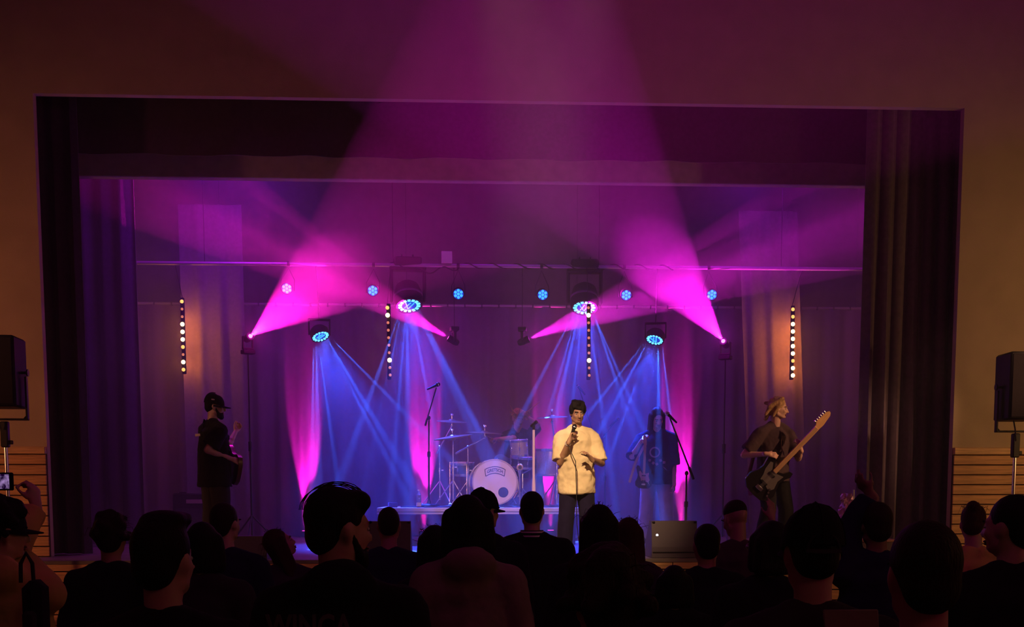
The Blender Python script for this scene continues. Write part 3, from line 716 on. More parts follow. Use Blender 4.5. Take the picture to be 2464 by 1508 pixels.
# bottle, box and papers on the riser
p = at(1008, 1219, RY0+.12); t = empty('water_bottle', (p.x, p.y, RZ)); tag(t, 'clear plastic water bottle at the corner of the drum riser', 'bottle')
M['pet'] = mat('clear_plastic', (.8, .75, .85), .1, trans=.9); MB().lathe([(0, .002), (.03, .002), (.033, .01), (.033, .13), (.03, .15), (.033, .16), (.028, .19), (.012, .215), (.012, .23), (0, .23)], seg=18).build('bottle_body', M['pet'], t)
MB().lathe([(0, .228), (.015, .228), (.015, .248), (0, .248)], seg=14).build('bottle_cap', M['white'], t); MB().lathe([(.0335, .02), (.0345, .02), (.0345, .07), (.0335, .07)], seg=18).build('bottle_label', M['white'], t)
p = at(945, 1212, RY0+.3); o = MB().box((0, 0, .035), (.12, .1, .07), rotz(.2), .006).build('stage_box', M['darkbox'] if 'darkbox' in M else M['drapegrey']); o.location = (p.x, p.y, RZ); tag(o, 'small grey box at the left end of the drum riser', 'box')
o = MB().tube([(0, 0, .012), (.12, .02, .012), (.22, -.03, .012), (.33, 0, .012)], .009, 6).build('floor_cable', M['black']); o.location = (p.x+.11, p.y-.08, RZ); tag(o, 'black cable lying on the riser beside the bottle', 'cable')
# floor monitors
def wedge(label, px0, px1, ytop, Y, lit=False):
    p = at((px0+px1)/2, 1330, Y); w_ = PXW(px1-px0, Y); h_ = at(px0, ytop, Y).z-SZ
    t = empty('floor_monitor', (p.x, Y, SZ)); tag(t, label, 'loudspeaker', 'floor monitors along the stage edge')
    mb = MB(); poly = [(-.24, 0.004), (.24, .004), (.24, h_*.35), (-.05, h_), (-.20, h_), (-.24, h_*.3)]
    mb.prism(poly, w_, (0, 0, 0), rotz(math.pi/2)); mb.build('cabinet', mat('monitor_paint', (.055, .04, .06), .55, bump=.15, bscale=150), t, smooth=False)
    q = rotz(math.pi/2); a0, a1 = Vector((0, .24, h_*.35)), Vector((0, -.05, h_)); n_ = (a1-a0).cross(Vector((1, 0, 0))).normalized()
    if n_.z < 0: n_ = -n_
    ce = (a0+a1)/2; L_ = (a1-a0).length; rot = Matrix.Rotation(-math.atan2((a1-a0).z, -(a1-a0).y), 3, 'X')
    MB().box(ce+n_*.006, (w_-.05, L_-.04, .012), rot, .004).build('grille', M['blackp'], t)
    MB().box((0, -.245, h_*.16), (w_-.02, .012, .012), None, .003).build('trim_strip', M['black'], t)
    if lit: MB().lathe([(0, 0), (.014, 0), (.014, .008), (0, .008)], ce=(-w_*.5+.06, -.215, h_*.62), axis=(0, -1, 0), seg=12).build('status_light', mat('white_led', (.8, .8, .8), .3, emit=(.8, .85, 1), estr=2.5), t)
    for q in (-1, 1): MB().box((q*(w_/2-.02), -.2, h_*.97), (.03, .04, .02), None, .005).build('corner', M['black'], t)
    return t
wedge('large stage monitor wedge facing the band below the right boom mic', 1559, 1668, 1252, -.55, True)
wedge('dark stage monitor wedge near the bassist at the stage edge', 572, 650, 1288, -.55)
wedge('stage monitor wedge mostly hidden behind the man with the shaved head', 886, 990, 1253, -.45)
# amplifier behind the bassist
YA = 3.4; p = at(475, 1200, YA); t = empty('amplifier', (p.x, YA, SZ)); tag(t, 'dark amplifier with a pale strip, behind the bassist', 'amplifier'); zt_ = at(475, 1186, YA).z-SZ; zs = at(475, 1206, YA).z-SZ
MB().box((0, 0, zt_/2), (.62, .34, zt_), None, .02).build('cabinet', M['blackp'], t); MB().box((0, -.172, zs), (PXW(40, YA), .006, PXW(9, YA)), None, .002).build('control_strip', mat('pale_strip', (.5, .36, .36), .6), t)
MB().box((0, -.172, zs/2-.03), (.54, .008, zs-.14), None, .004).build('grille', M['rug'], t)
for q in (-1, 1): MB().box((q*.2, 0, zt_+.008), (.1, .03, .016), None, .004).build('handle', M['black'], t)
# crumpled plastic bag, slim stand and flat case at the right end of the stage
YP = .35; p = at(2030, 1290, YP); rb = random.Random(3)
hz_ = at(2030, 1188, YP).z-SZ
t = empty('plastic_bag', (p.x, YP, SZ)); tag(t, 'shiny crumpled plastic bag on a dark box at the right end of the stage', 'bag')
MB().box((0, 0, hz_*.22), (.20, .22, hz_*.44), None, .01).build('box', M['blackp'], t)
mb = MB(); NS, NR = 22, 12; vs = []
for j in range(NR+1):
    t_ = j/NR
    for q in range(NS):
        a = 2*math.pi*q/NS; r_ = (.085+.02*math.sin(3*a+j)-.03*t_)*(1+rb.uniform(-.16, .16))
        vs.append((r_*math.cos(a)+.03*t_, r_*math.sin(a), hz_*(.44+.56*t_)+rb.uniform(-.012, .012)))
fs = [(j*NS+q, j*NS+(q+1) % NS, (j+1)*NS+(q+1) % NS, (j+1)*NS+q) for j in range(NR) for q in range(NS)]+[tuple(range(NS-1, -1, -1)), tuple(NR*NS+q for q in range(NS))]
mb.add(vs, fs).build('plastic_film', mat('pink_film', (.55, .25, .45), .18, .2), t, smooth=False)
p = at(2051, 1290, YP); t = empty('lamp_stand', (p.x, YP, SZ)); tag(t, 'slim bare metal stand post beside the plastic bag', 'stand')
hp_ = at(2051, 1178, YP).z-SZ
MB().tube([(0, 0, .02), (0, 0, hp_)], .012, 10).build('pole', M['steel'], t); MB().lathe([(0, .16), (.024, .16), (.024, .2), (0, .2)], seg=12).build('collar', M['chrome'], t)
for k in range(3): MB().tube([(0, 0, .17), (.16*math.cos(k*2.094+.5), .16*math.sin(k*2.094+.5), .012)], .008, 8).build('leg', M['chrome'], t)
p = at(2052, 1300, -.45); t = empty('flight_case', (p.x+.12, -.5, SZ)); tag(t, 'low dark flight case with a reddish lid edge at the right stage edge', 'case'); ch_ = at(2052, 1296, -.5).z-SZ
MB().box((0, 0, ch_/2-.012), (.62, .5, ch_-.03), None, .012).build('case_body', mat('case_plum', (.09, .05, .06), .6), t); MB().box((0, 0, ch_-.014), (.63, .51, .028), None, .008).build('lid', mat('case_edge', (.32, .14, .11), .5), t)
MB().box((0, -.258, ch_*.55), (.05, .012, .05), None, .004).build('latch', M['chrome'], t)

# PA speakers on stands
def pa(label, side, Y, x, ztop, zbot, w_, yaw, stand_label):
    h_ = ztop-zbot; t = empty('loudspeaker', (x, Y, zbot), yaw); tag(t, label, 'loudspeaker', 'hall loudspeakers on stands')
    MB().box((0, 0, h_/2), (w_, .42, h_), None, .02).build('cabinet', M['blackp'], t); MB().box((0, -.214, h_/2), (w_-.04, .012, h_-.05), None, .006).build('grille', mat('speaker_mesh', (.016, .012, .015), .8, spec=.05, bump=.3, bscale=300), t)
    mb = MB(); q = -side
    b_ = w_/2+.045
    for s in (-1, 1): mb.box((s*b_, 0, h_*.22-.06), (.02, .06, h_*.62), None, .004)
    mb.box((0, 0, -.115), (2*b_+.02, .06, .02), None, .004)
    for s in (-1, 1): mb.box((s*(b_-.012), 0, -.09), (.05, .06, .012), Matrix.Rotation(-s*.8, 3, 'Y'), .003)
    mb.build('bracket', M['black'], t)
    for s in (-1, 1):
        mb = MB(); mb.tube([(s*(w_/2), 0, h_*.50), (s*(w_/2+.06), 0, h_*.50)], .014, 10); mb.lathe([(0, 0), (.022, 0), (.036, .008), (.036, .02), (0, .02)], ce=(s*(w_/2+.05), 0, h_*.50), axis=(s, 0, 0), seg=12); mb.build('knob', M['black'], t)
    MB().tube([(-.05, -.05, .0), (-.045, -.09, -.10), (-.02, -.06, -.22)], .008, 6).build('cable', M['black'], t)
    s = empty('speaker_stand', (x, Y, 0)); tag(s, stand_label, 'stand', 'speaker stands'); zz = zbot-.125
    MB().box((0, 0, zz-.14), (.075, .075, .26), None, .01).build('adapter', M['black'], s)
    MB().box((.05, 0, zz-.22), (.05, .03, .04), None, .006).build('clamp', M['black'], s)
    MB().tube([(0, 0, .9), (0, 0, zz-.25)], .019, 12).build('upper_pole', M['chrome'], s); MB().tube([(0, 0, .1), (0, 0, 1.05)], .024, 12).build('pole', M['black'], s)
    MB().lathe([(0, .98), (.035, .98), (.035, 1.08), (0, 1.08)], seg=12).build('collar', M['black'], s)
    for k in range(3):
        a = k*2.094+.4; MB().tube([(0, 0, .75), (.5*math.cos(a), .5*math.sin(a), .016)], .013, 8).build('leg', M['black'], s); 
    return t
YS = -1.3
xL = X(14, 900, YS); xe = X(50, 900, YS); pa('left hall loudspeaker cut by the picture edge, on a chrome pole', -1, YS, X(6, 900, YS), at(6, 811, YS).z, at(6, 981, YS).z, 2*(xe-X(6, 900, YS)), .06, 'chrome-poled stand carrying the left hall loudspeaker')
YS2 = -1.0; xe = X(2413, 900, YS2); xc = X(2450, 900, YS2); pa('right hall loudspeaker with a side knob, by the tan wall', 1, YS2, xc, at(2450, 850, YS2).z, at(2450, 1012, YS2).z, 2*(xc-xe), -.05, 'stand carrying the right hall loudspeaker')
# ------------------------------------------------------------------ people
RAW = []                       # objects whose mesh is grown from overlapping volumes and baked at the end
def grow(mb, name, m, parent, vox, smooth=4, fac=.5, wrinkle=0):
    me = D.meshes.new(name); me.from_pydata(mb.v, [], mb.f)
    bm = bmesh.new(); bm.from_mesh(me); bmesh.ops.recalc_face_normals(bm, faces=bm.faces[:]); bm.to_mesh(me); bm.free()
    me.materials.append(m); o = link(name, me, parent)
    r = o.modifiers.new('r', 'REMESH'); r.mode = 'VOXEL'; r.voxel_size = vox
    s = o.modifiers.new('s', 'SMOOTH'); s.iterations = smooth; s.factor = fac
    if wrinkle:
        for ns, st in ((.16, wrinkle), (.06, wrinkle*.5)):
            tn = 'folds_%g' % ns
            if tn not in D.textures: tx = D.textures.new(tn, 'CLOUDS'); tx.noise_scale = ns; tx.noise_depth = 1
            d_ = o.modifiers.new('d', 'DISPLACE'); d_.texture = D.textures[tn]; d_.strength = st; d_.mid_level = .5; d_.texture_coords = 'LOCAL'
    RAW.append(o); return o
def bake():
    dg = bpy.context.evaluated_depsgraph_get(); dg.update()
    new = [D.meshes.new_from_object(o.evaluated_get(dg)) for o in RAW]
    for o, me in zip(RAW, new):
        m = o.data.materials[0]; o.modifiers.clear(); o.data = me
        if not me.materials: me.materials.append(m)
        me.polygons.foreach_set('use_smooth', [True]*len(me.polygons)); me.update()
    RAW.clear()

SKIN = {'fair': mat('skin_fair', (.55, .33, .24), .55, bump=.05, bscale=150), 'tan': mat('skin_tan', (.42, .24, .16), .55, bump=.05, bscale=150),
        'dark': mat('skin_deep', (.28, .15, .10), .55, bump=.05, bscale=150)}
HAIR = {'black': mat('hair_black', (.010, .008, .008), .55, spec=.12, bump=.5, bscale=60, stretch=(3, 3, .6)), 'brown': mat('hair_brown', (.022, .012, .009), .55, spec=.12, bump=.5, bscale=60, stretch=(3, 3, .6)),
        'blond': mat('hair_blond', (.42, .26, .12), .5, var=.3, scale=30, spec=.12, bump=.5, bscale=60, stretch=(3, 3, .6)), 'red': mat('hair_auburn', (.05, .018, .012), .55, spec=.12, bump=.5, bscale=60, stretch=(3, 3, .6))}
def cloth(name, col, b=.35, s=14): return mat('cloth_'+name, col, .92, var=.12, scale=6, bump=b, bscale=s, sheen=.03, spec=.08)
CL = {'black': cloth('black', (.012, .011, .013)), 'navy': cloth('navy', (.016, .012, .045)), 'charcoal': cloth('charcoal', (.035, .03, .032)), 'olive': cloth('olive', (.24, .20, .14)),
      'cream': cloth('cream', (.82, .68, .46), .5, 11), 'mustard': cloth('mustard', (.60, .42, .12)), 'plum': cloth('plum', (.05, .03, .05)), 'darkgrey': cloth('darkgrey', (.06, .036, .042)),
      'khaki': cloth('khaki', (.20, .16, .12)), 'palegrey': cloth('palegrey', (.42, .38, .42)), 'denim': cloth('denim', (.10, .14, .30)), 'brown': cloth('brown', (.05, .03, .022))}
EYE = mat('eye', (.5, .48, .45), .2); EYED = mat('iris_dark', (.01, .008, .006), .15); LIP = mat('lips', (.32, .12, .10), .5)

def hand(mb, W, dv, nv, side, curl=.35, k=1., spread=.06, thumb=.6, fr=.0085):
    """palm, four unequal bent fingers, thumb off the side of the palm; side +1 right, -1 left"""
    dv = Vector(dv).normalized(); nv = Vector(nv); nv = (nv-dv*nv.dot(dv)).normalized(); t = dv.cross(nv)*side
    W = Vector(W)
    mb.capsule(W-dv*.03*k, W+dv*.02*k, .026*k, .027*k, 10)
    for i, (o, ln) in enumerate(((.033, .078), (.011, .088), (-.011, .082), (-.031, .064))):
        kn = W+dv*(.088-.006*abs(i-1))*k+t*o*k
        mb.capsule(W+dv*.015*k+t*o*.55*k, kn, .0135*k, .0115*k, 8)
        q = kn; d = (dv+t*spread*(1.5-i)).normalized()
        ax = d.cross(nv)
        for j, (fr_, a) in enumerate(((.45, .75), (.31, 1.15), (.24, .8))):
            d = Matrix.Rotation(curl*a*1.15, 3, ax) @ d
            q2 = q+d*ln*fr_*k; mb.capsule(q, q2, fr*k*(1-.08*j), fr*k*(.94-.08*j), 7, 2); q = q2
    b = W+dv*.025*k+t*.022*k; d = (dv*.55+t*(.85)*thumb+nv*.45).normalized()
    q = b+d*.042*k; mb.capsule(b, q, .015*k, .011*k, 8)
    d = (d+dv*.35-t*.25+nv*.3*curl).normalized(); q2 = q+d*.032*k; mb.capsule(q, q2, .0105*k, .0095*k, 7)
    d = (d+dv*.25-t*.25).normalized(); mb.capsule(q2, q2+d*.026*k, .0095*k, .008*k, 7)

def person(name, label, loc, rz, H=1.75, head=(0, 0, 0), lean=(0, 0), arms=None, legs=None, skin='fair', hair=None, hairc='black', top=('tshirt', 'black'),
           pants='black', cap=None, vox=.014, group=None, girth=1., seated=False, stand=.0, twist=0., beard=None, face=True, floor=0., seed=0, shirt_len=.50, sleeve=.5, fit=1., wrinkle=.022):
    rnd = random.Random(seed or hash(label) % 9999 if False else seed+len(label))
    k = H/1.75
    root = empty(name, loc, rz); tag(root, label, 'person', group)
    V = lambda x, y, z: Vector((x*k, y*k, z*k))
    lx, ly = lean
    pel = V(0, 0, .93) if not seated else V(0, 0, seated)
    bz = pel.z
    che = pel+V(lx*.5, ly*.5, .34); nb = pel+V(lx, ly, .51)
    tw = Matrix.Rotation(twist, 3, 'Z')
    sh = {s: nb+tw @ V(s*.183*girth, -.005, -.068) for s in (1, -1)}
    piv = nb+V(lx*.18, .02+ly*.18, .095)
    if not seated: piv.z = max(piv.z, H-.223*k-.012) if abs(ly) < .08 else piv.z
    hr = Matrix.Rotation(head[0], 3, 'Z') @ Matrix.Rotation(-head[1], 3, 'X') @ Matrix.Rotation(head[2], 3, 'Y')
    HP = lambda x, y, z: piv+hr @ V(x, y, z)
    body = MB()
    # head
    body.ell(HP(0, -.015, .125), (.076*k, .097*k, .097*k), hr); body.ell(HP(0, .028, .068), (.062*k, .066*k, .084*k), hr)
    body.ell(HP(0, .042, .018), (.045*k, .046*k, .030*k), hr); body.ell(HP(0, .083, .006), (.018*k, .014*k, .016*k), hr)
    body.capsule(HP(0, .090, .105), HP(0, .112, .064), .008*k, .014*k, 8); body.ell(HP(0, .100, .060), (.019*k, .012*k, .010*k), hr)
    body.ell(HP(0, .078, .118), (.052*k, .018*k, .011*k), hr)
    for s in (1, -1):
        body.ell(HP(s*.036, .068, .070), (.022*k, .022*k, .020*k), hr)
        body.ell(HP(s*.079, -.004, .085), (.010*k, .021*k, .032*k), hr @ Matrix.Rotation(s*.25, 3, 'Z'))
        body.capsule(HP(s*.05, .0, .03), HP(s*.022, .06, .006), .024*k, .02*k, 8)
    body.capsule(nb+V(0, -.005, -.02), HP(0, -.022, .05), .060*k, .055*k, 12)
    # torso
    def torso(mb, g, z0=0., dz=0.):
        mb.ell(pel+V(0, 0, .03), (.165*k*girth+g, .115*k*girth+g, .13*k+g)); mb.ell((pel+che)/2+V(0, .0, .02), (.148*k*girth+g, .105*k*girth+g, .20*k))
        mb.ell(che+V(0, 0, -.02), (.172*k*girth+g, .115*k*girth+g, .20*k), tw); mb.ell(che+tw @ V(0, -.01, .05), (.165*k*girth+g, .10*k*girth+g, .10*k), tw)
        for s in (1, -1):
            mb.capsule(nb+tw @ V(s*.035, -.014, -.012), sh[s]+V(0, 0, -.004), .050*k+g, .054*k+g*.8, 10)
    torso(body, 0)
    # arms
    A = {}
    for s in (1, -1):
        a = (arms or {}).get(s) or {}
        el = a.get('el', sh[s]+V(s*.06, -.02, -.29)); wr = a.get('wr', el+V(s*.0, .10, -.245)); el, wr = Vector(el), Vector(wr)
        # keep human arm lengths
        u = (el-sh[s]); el = sh[s]+u.normalized()*min(max(u.length, .255*k), .34*k)
        f_ = (wr-el); wr = el+f_.normalized()*min(max(f_.length, .20*k), .27*k)
        A[s] = (el, wr)
        body.capsule(sh[s], el, .052*k, .040*k, 10); body.capsule(el, wr, .041*k, .027*k, 10)
        body.ell(el*.68+wr*.32, (.040*k,)*3)
        hand(body, wr+(wr-el).normalized()*.025*k, a.get('dir', (wr-el)), a.get('nrm', V(-s, .2, 0)), s, a.get('curl', .5), k*1.02, thumb=a.get('th', .6), fr=max(.0085, vox*.72))
    # legs
    Lg = {}
    for s in (1, -1):
        g = (legs or {}).get(s) or {}
        hp = pel+V(s*.092, 0, -.02)
        kn = Vector(g.get('kn', V(s*(.10+stand*.5), .02, .49))); an = Vector(g.get('an', V(s*(.105+stand), -.02, .085)))
        Lg[s] = (hp, kn, an)
        body.capsule(hp, kn, .086*k*girth, .056*k, 12); body.capsule(kn, an, .055*k, .038*k, 10); body.ell(kn*.7+an*.3+V(0, -.015, 0), (.052*k, .056*k, .10*k))
        ft = Vector(g.get('toe', an+V(s*.03, .17, -.045))); ft.z = max(ft.z, .03)
        body.capsule(an+V(0, -.03, -.045), ft, .035*k, .028*k, 8)
    bo = grow(body, 'body', SKIN[skin], root, vox, 3)
    # eyes
    if face:
        ey = MB()
        for s in (1, -1): ey.ell(HP(s*.030, .0805, .097), (.0135*k, .009*k, .0085*k), hr, 10, 6)
        ey.build('eyes', EYE, root)
        ir = MB(); br = MB(); lp = MB()
        for s in (1, -1):
            ir.ell(HP(s*.030, .0885, .097), (.006*k, .003*k, .006*k), hr, 8, 5)
            br.capsule(HP(s*.016, .0955, .118), HP(s*.05, .084, .120), .005*k, .004*k, 6)
        lp.ell(HP(0, .0925, .036), (.024*k, .009*k, .006*k), hr, 10, 6); lp.ell(HP(0, .091, .026), (.020*k, .009*k, .007*k), hr, 10, 6)
        ir.build('irises', EYED, root); br.build('eyebrows', HAIR[hairc], root); lp.build('lips', LIP, root)
    # trousers and shoes
    tr = MB(); e = .014*fit
    tr.ell(pel+V(0, 0, .0), (.170*k*girth+e, .122*k*girth+e, .14*k)); tr.capsule(pel+V(0, 0, .05), pel+V(0, 0, .12), .12*k*girth, .12*k*girth, 14)
    for s in (1, -1):
        hp, kn, an = Lg[s]
        tr.capsule(hp, kn, .090*k*girth+e, .062*k+e*1.6, 12); tr.tube([kn, kn*.5+an*.5, an+V(0, 0, -.02)], [.062*k+e*1.6, .062*k+e*1.5, .056*k+e*1.6], 14)
    grow(tr, 'trousers', CL[pants], root, max(vox, .011)*1.25, 4, wrinkle=.012)
    for s in (1, -1):
        hp, kn, an = Lg[s]; g = (legs or {}).get(s) or {}
        ft = Vector(g.get('toe', an+V(s*.03, .17, -.045))); ft.z = max(ft.z, .03)
        sm = MB(); sm.capsule(an+V(0, -.035, -.035), ft+V(0, 0, .012), .046*k, .036*k, 10); sm.box((an+ft)/2*1.0+V(0, -.01, -.05), (.085*k, .27*k, .022), Matrix.Rotation(math.atan2(-(ft-an).x, (ft-an).y), 3, 'Z'), .008)
        so = grow(sm, 'shoe', CL['charcoal'], root, .012, 2)
    # top
    kind, cc = top; g = {'tshirt': .016, 'hoodie': .030, 'jacket': .028}[kind]*fit
    tp = MB(); torso(tp, g)
    hem = pel+V(0, 0, .51-.0-shirt_len-.1)
    tp.tube([che+V(0, 0, -.02), pel+V(0, 0, .08), pel+V(0, 0, .50-shirt_len-.10)], [.150*k*girth+g, .160*k*girth+g, .165*k*girth+g*1.25], 20, flat=.72) if False else None
    ring = []
    for (zc, rx, ry) in ((.30, .178*girth, .120*girth), (.10, .186*girth, .130*girth), (.50-shirt_len-.12, .198*girth, .146*girth)):
        ring.append((zc, rx*k+g, ry*k+g*.9))
    vs = []; fs = []; sg_ = 24
    for (zc, rx, ry) in ring:
        cxy = pel+(che-pel)*max(0, zc/.34)
        for q in range(sg_):
            th = 2*math.pi*q/sg_; v = Vector((rx*math.cos(th), ry*math.sin(th), 0))
            vs.append(Vector((cxy.x, cxy.y, pel.z+zc*k))+v)
    for i in range(2):
        for q in range(sg_): fs.append((i*sg_+q, i*sg_+(q+1) % sg_, (i+1)*sg_+(q+1) % sg_, (i+1)*sg_+q))
    fs.append(tuple(range(sg_-1, -1, -1))); fs.append(tuple(2*sg_+q for q in range(sg_)))
    tp.add(vs, fs)
    for s in (1, -1):
        el, wr = A[s]
        if kind == 'tshirt':
            e2 = sh[s]+(el-sh[s])*(sleeve+.42)
            tp.tube([sh[s], sh[s]*.5+e2*.5, e2], [.056*k+g, .058*k+g*1.2, .056*k+g*1.5], 14)
        else:
            tp.capsule(sh[s], el, .056*k+g, .046*k+g, 12); tp.tube([el, el*.4+wr*.6, wr], [.046*k+g, .043*k+g, .034*k+g*.7], 14)
            tp.ell(el, (.047*k+g,)*3)
    if kind == 'hoodie':
        tp.ell(nb+V(0, -.085, .01), (.125*k, .07*k, .085*k)); tp.ell(nb+V(0, -.05, .05), (.095*k, .07*k, .05*k))
        tp.tube([nb+V(0, 0, -.03), nb+V(0, -.005, .055)], [.095*k, .082*k], 16)
    if kind == 'jacket':
        tp.tube([nb+V(0, -.005, -.03), nb+V(0, -.008, .035)], [.088*k, .074*k], 16)
    grow(tp, {'tshirt': 'tshirt', 'hoodie': 'hoodie', 'jacket': 'jacket'}[kind], CL[cc], root, max(vox, .011)*1.15, 5, wrinkle=wrinkle)
    # hair
    if hair:
        h = MB()
        if hair in ('short', 'quiff', 'curly', 'long', 'bob', 'bun', 'fringe', 'tousled', 'swept', 'mop'):
            h.ell(HP(0, -.024, .134), (.084*k, .102*k, .098*k), hr); h.ell(HP(0, -.062, .075), (.072*k, .055*k, .07*k), hr)
        if hair == 'fade': h.ell(HP(0, -.02, .155), (.080*k, .098*k, .080*k), hr)
        if hair == 'buzz': h.ell(HP(0, -.024, .128), (.079*k, .096*k, .099*k), hr); h.ell(HP(0, -.055, .08), (.068*k, .06*k, .06*k), hr)
        if hair == 'quiff': h.ell(HP(0, .055, .212), (.06*k, .055*k, .026*k), hr @ Matrix.Rotation(.25, 3, 'X')); h.ell(HP(0, 0, .215), (.07*k, .08*k, .03*k), hr)
        if hair in ('curly', 'mop'):
            for i in range(70):
                th = rnd.uniform(0, 6.28); ph = rnd.uniform(-.35, 1.5); r_ = rnd.uniform(.92, 1.16)
                x, y, z = math.cos(ph)*math.cos(th), math.cos(ph)*math.sin(th), math.sin(ph)
                if y > .55 and z < .45: continue
                w_ = 1.25 if hair == 'mop' else 1.05
                h.ell(HP(x*.085*r_*w_, -.02+y*.10*r_*w_, .125+z*.10*r_), (rnd.uniform(.018, .032)*k,)*3, None, 8, 6)
        if hair == 'fringe':
            for i in range(9): h.capsule(HP(-.06+.015*i, .04, .21), HP(-.062+.0155*i+rnd.uniform(-.008, .008), .084-.25*(i*.0155-.062)**2*8, .128+.005*i+rnd.uniform(-.014, .012)), .018*k, .007*k, 7, 2)
            for s in (1, -1): h.ell(HP(s*.080, .012, .135), (.018*k, .05*k, .055*k), hr)
            for i in range(26):
                th = rnd.uniform(0, 6.28); h.ell(HP(.06*math.cos(th)*rnd.uniform(.3, 1), -.01+.085*math.sin(th)*rnd.uniform(.3, 1), .196+rnd.uniform(0, .014)), (.024*k,)*3, None, 8, 6)
        if hair == 'tousled':
            for i in range(24):
                th = rnd.uniform(0, 6.28); q = rnd.uniform(.2, 1); a_ = HP(.06*math.cos(th)*q, -.01+.085*math.sin(th)*q, .19)
                h.capsule(a_, a_+hr @ V(rnd.uniform(-.03, .03), rnd.uniform(-.02, .05), rnd.uniform(.005, .022)), .024*k, .014*k, 7, 2)
            h.ell(HP(0, .05, .185), (.07*k, .05*k, .04*k), hr)
        if hair == 'long':
            for i in range(-3, 4):
                h.capsule(HP(i*.024, -.07+.006*abs(i), .13), HP(i*.034, -.105+.02*abs(i)+rnd.uniform(-.01, .01), -.20+rnd.uniform(-.05, .03)), .034*k, .026*k, 8, 2)
            for s in (1, -1):
                h.capsule(HP(s*.072, .02, .14), HP(s*.085, .01, -.1), .03*k, .028*k, 8, 2); h.capsule(HP(s*.072, .0, .14), HP(s*.09, -.03, -.17), .034*k, .03*k, 8, 2)
        if hair == 'bob':
            for i in range(-4, 5):
                h.capsule(HP(i*.02, -.06+.004*abs(i), .13), HP(i*.024, -.075+.008*abs(i), -.01), .040*k, .036*k, 8, 2)
            for s in (1, -1): h.capsule(HP(s*.07, .02, .14), HP(s*.085, .015, .0), .032*k, .03*k, 8, 2)
        if hair == 'swept':      # chin-length hair blown back with a small tail behind
            for i in range(-3, 4):
                h.capsule(HP(i*.02, .03, .205), HP(i*.028, -.10, .09+rnd.uniform(-.02, .02)), .026*k, .03*k, 8, 2)
                h.capsule(HP(i*.024, -.08, .12), HP(i*.026, -.115+rnd.uniform(-.02, .0), -.015+rnd.uniform(-.03, .03)), .032*k, .018*k, 8, 2)
            for s in (1, -1): h.capsule(HP(s*.074, .01, .14), HP(s*.078, -.045, .0), .026*k, .018*k, 8, 2)
            h.ell(HP(.0, -.14, .14), (.022*k, .03*k, .022*k), hr)
        if hair == 'bun': h.ell(HP(0, -.10, .20), (.045*k, .042*k, .04*k), hr)
        if hair == 'flung':      # hair thrown forward and up
            h.ell(HP(0, -.02, .14), (.088*k, .10*k, .10*k), hr)
            for i in range(34):
                th = rnd.uniform(-1.5, 1.5); a_ = HP(.07*math.sin(th), -.01+.08*math.cos(th), .17)
                h.capsule(a_, a_+hr @ V(.10*math.sin(th)+rnd.uniform(-.05, .02), .10*math.cos(th), rnd.uniform(-.10, .14)), .016*k, .006*k, 6, 2)
        ho = grow(h, 'hair', HAIR[hairc], root, min(vox, .012) if hair != 'buzz' else .012, 2 if hair in ('curly', 'tousled', 'mop', 'flung', 'fringe') else 4)
        # loose strands along the outline
        if hair in ('curly', 'mop', 'long', 'swept', 'flung', 'bun'):
            st = MB(); n_ = {'mop': 70, 'curly': 60, 'flung': 60}.get(hair, 36)
            for i in range(n_):
                th = rnd.uniform(0, 6.28); ph = rnd.uniform(-.2, 1.4); x, y, z = math.cos(ph)*math.cos(th), math.cos(ph)*math.sin(th), math.sin(ph)
                if y > .5 and z < .5: continue
                a_ = HP(x*.08, -.02+y*.098, .125+z*.095); w_ = hr @ V(x, y, z)
                b_ = a_+w_*rnd.uniform(.012, .032)*k+V(rnd.uniform(-.03, .03), rnd.uniform(-.03, .03), 0)
                c_ = b_+V(rnd.uniform(-.03, .03), rnd.uniform(-.03, .03), rnd.uniform(-.06, .01))
                st.tube([a_, b_, c_], [.0016, .0013, .0008], 4)
            so = st.build('hair_strands', HAIR[hairc], root); so['kind'] = 'stuff'
    if beard:
        b = MB(); b.ell(HP(0, .045, .012), (.052*k, .056*k, .04*k), hr); b.ell(HP(0, .075, -.012), (.034*k, .03*k, .03*k), hr)
        for s in (1, -1): b.capsule(HP(s*.062, .01, .075), HP(s*.045, .05, .012), .014*k, .02*k, 8)
        grow(b, 'beard', HAIR[hairc], root, .010, 2)
    if cap:
        cb = MB(); prof = []
        vs = []; fs = []; N = 20
        for j in range(7):
            th = math.pi/2*j/6
            for q in range(N):
                ph = 2*math.pi*q/N
                ct = math.cos(th)**.75; vs.append(HP(.092*math.cos(ph)*ct, -.012+.112*math.sin(ph)*ct, .118-.012*math.sin(ph)+.120*math.sin(th)))
        for j in range(6):
            for q in range(N): fs.append((j*N+q, j*N+(q+1) % N, (j+1)*N+(q+1) % N, (j+1)*N+q))
        cb.add(vs, fs); fs.append(tuple(range(N-1, -1, -1)))
        for j in range(6):               # six seams
            ph = 2*math.pi*j/6+.5
            cb.tube([HP(.0925*math.cos(ph)*math.cos(t_)**.75, -.012+.1125*math.sin(ph)*math.cos(t_)**.75, .119-.012*math.sin(ph)+.120*math.sin(t_)) for t_ in (0, .3, .6, .9, 1.2, 1.5)], .0022, 5)
        co = cb.build('cap', CL[cap[0]], root)
        bm_ = MB(); vs = []; top_ = []
        for sgn in (1, -1):
            for j in range(4):
                for q in range(13):
                    a_ = math.pi*(q/12); r_ = j/3
                    x = .088*math.cos(a_); y0 = -.012+.108*math.sin(a_); yy = y0+r_*(.075*math.sin(a_)**.7)
                    vs.append(HP(x*(1+.02*r_), yy, .110-.012*r_-.22*x*x*4+sgn*.003))
        fs = []
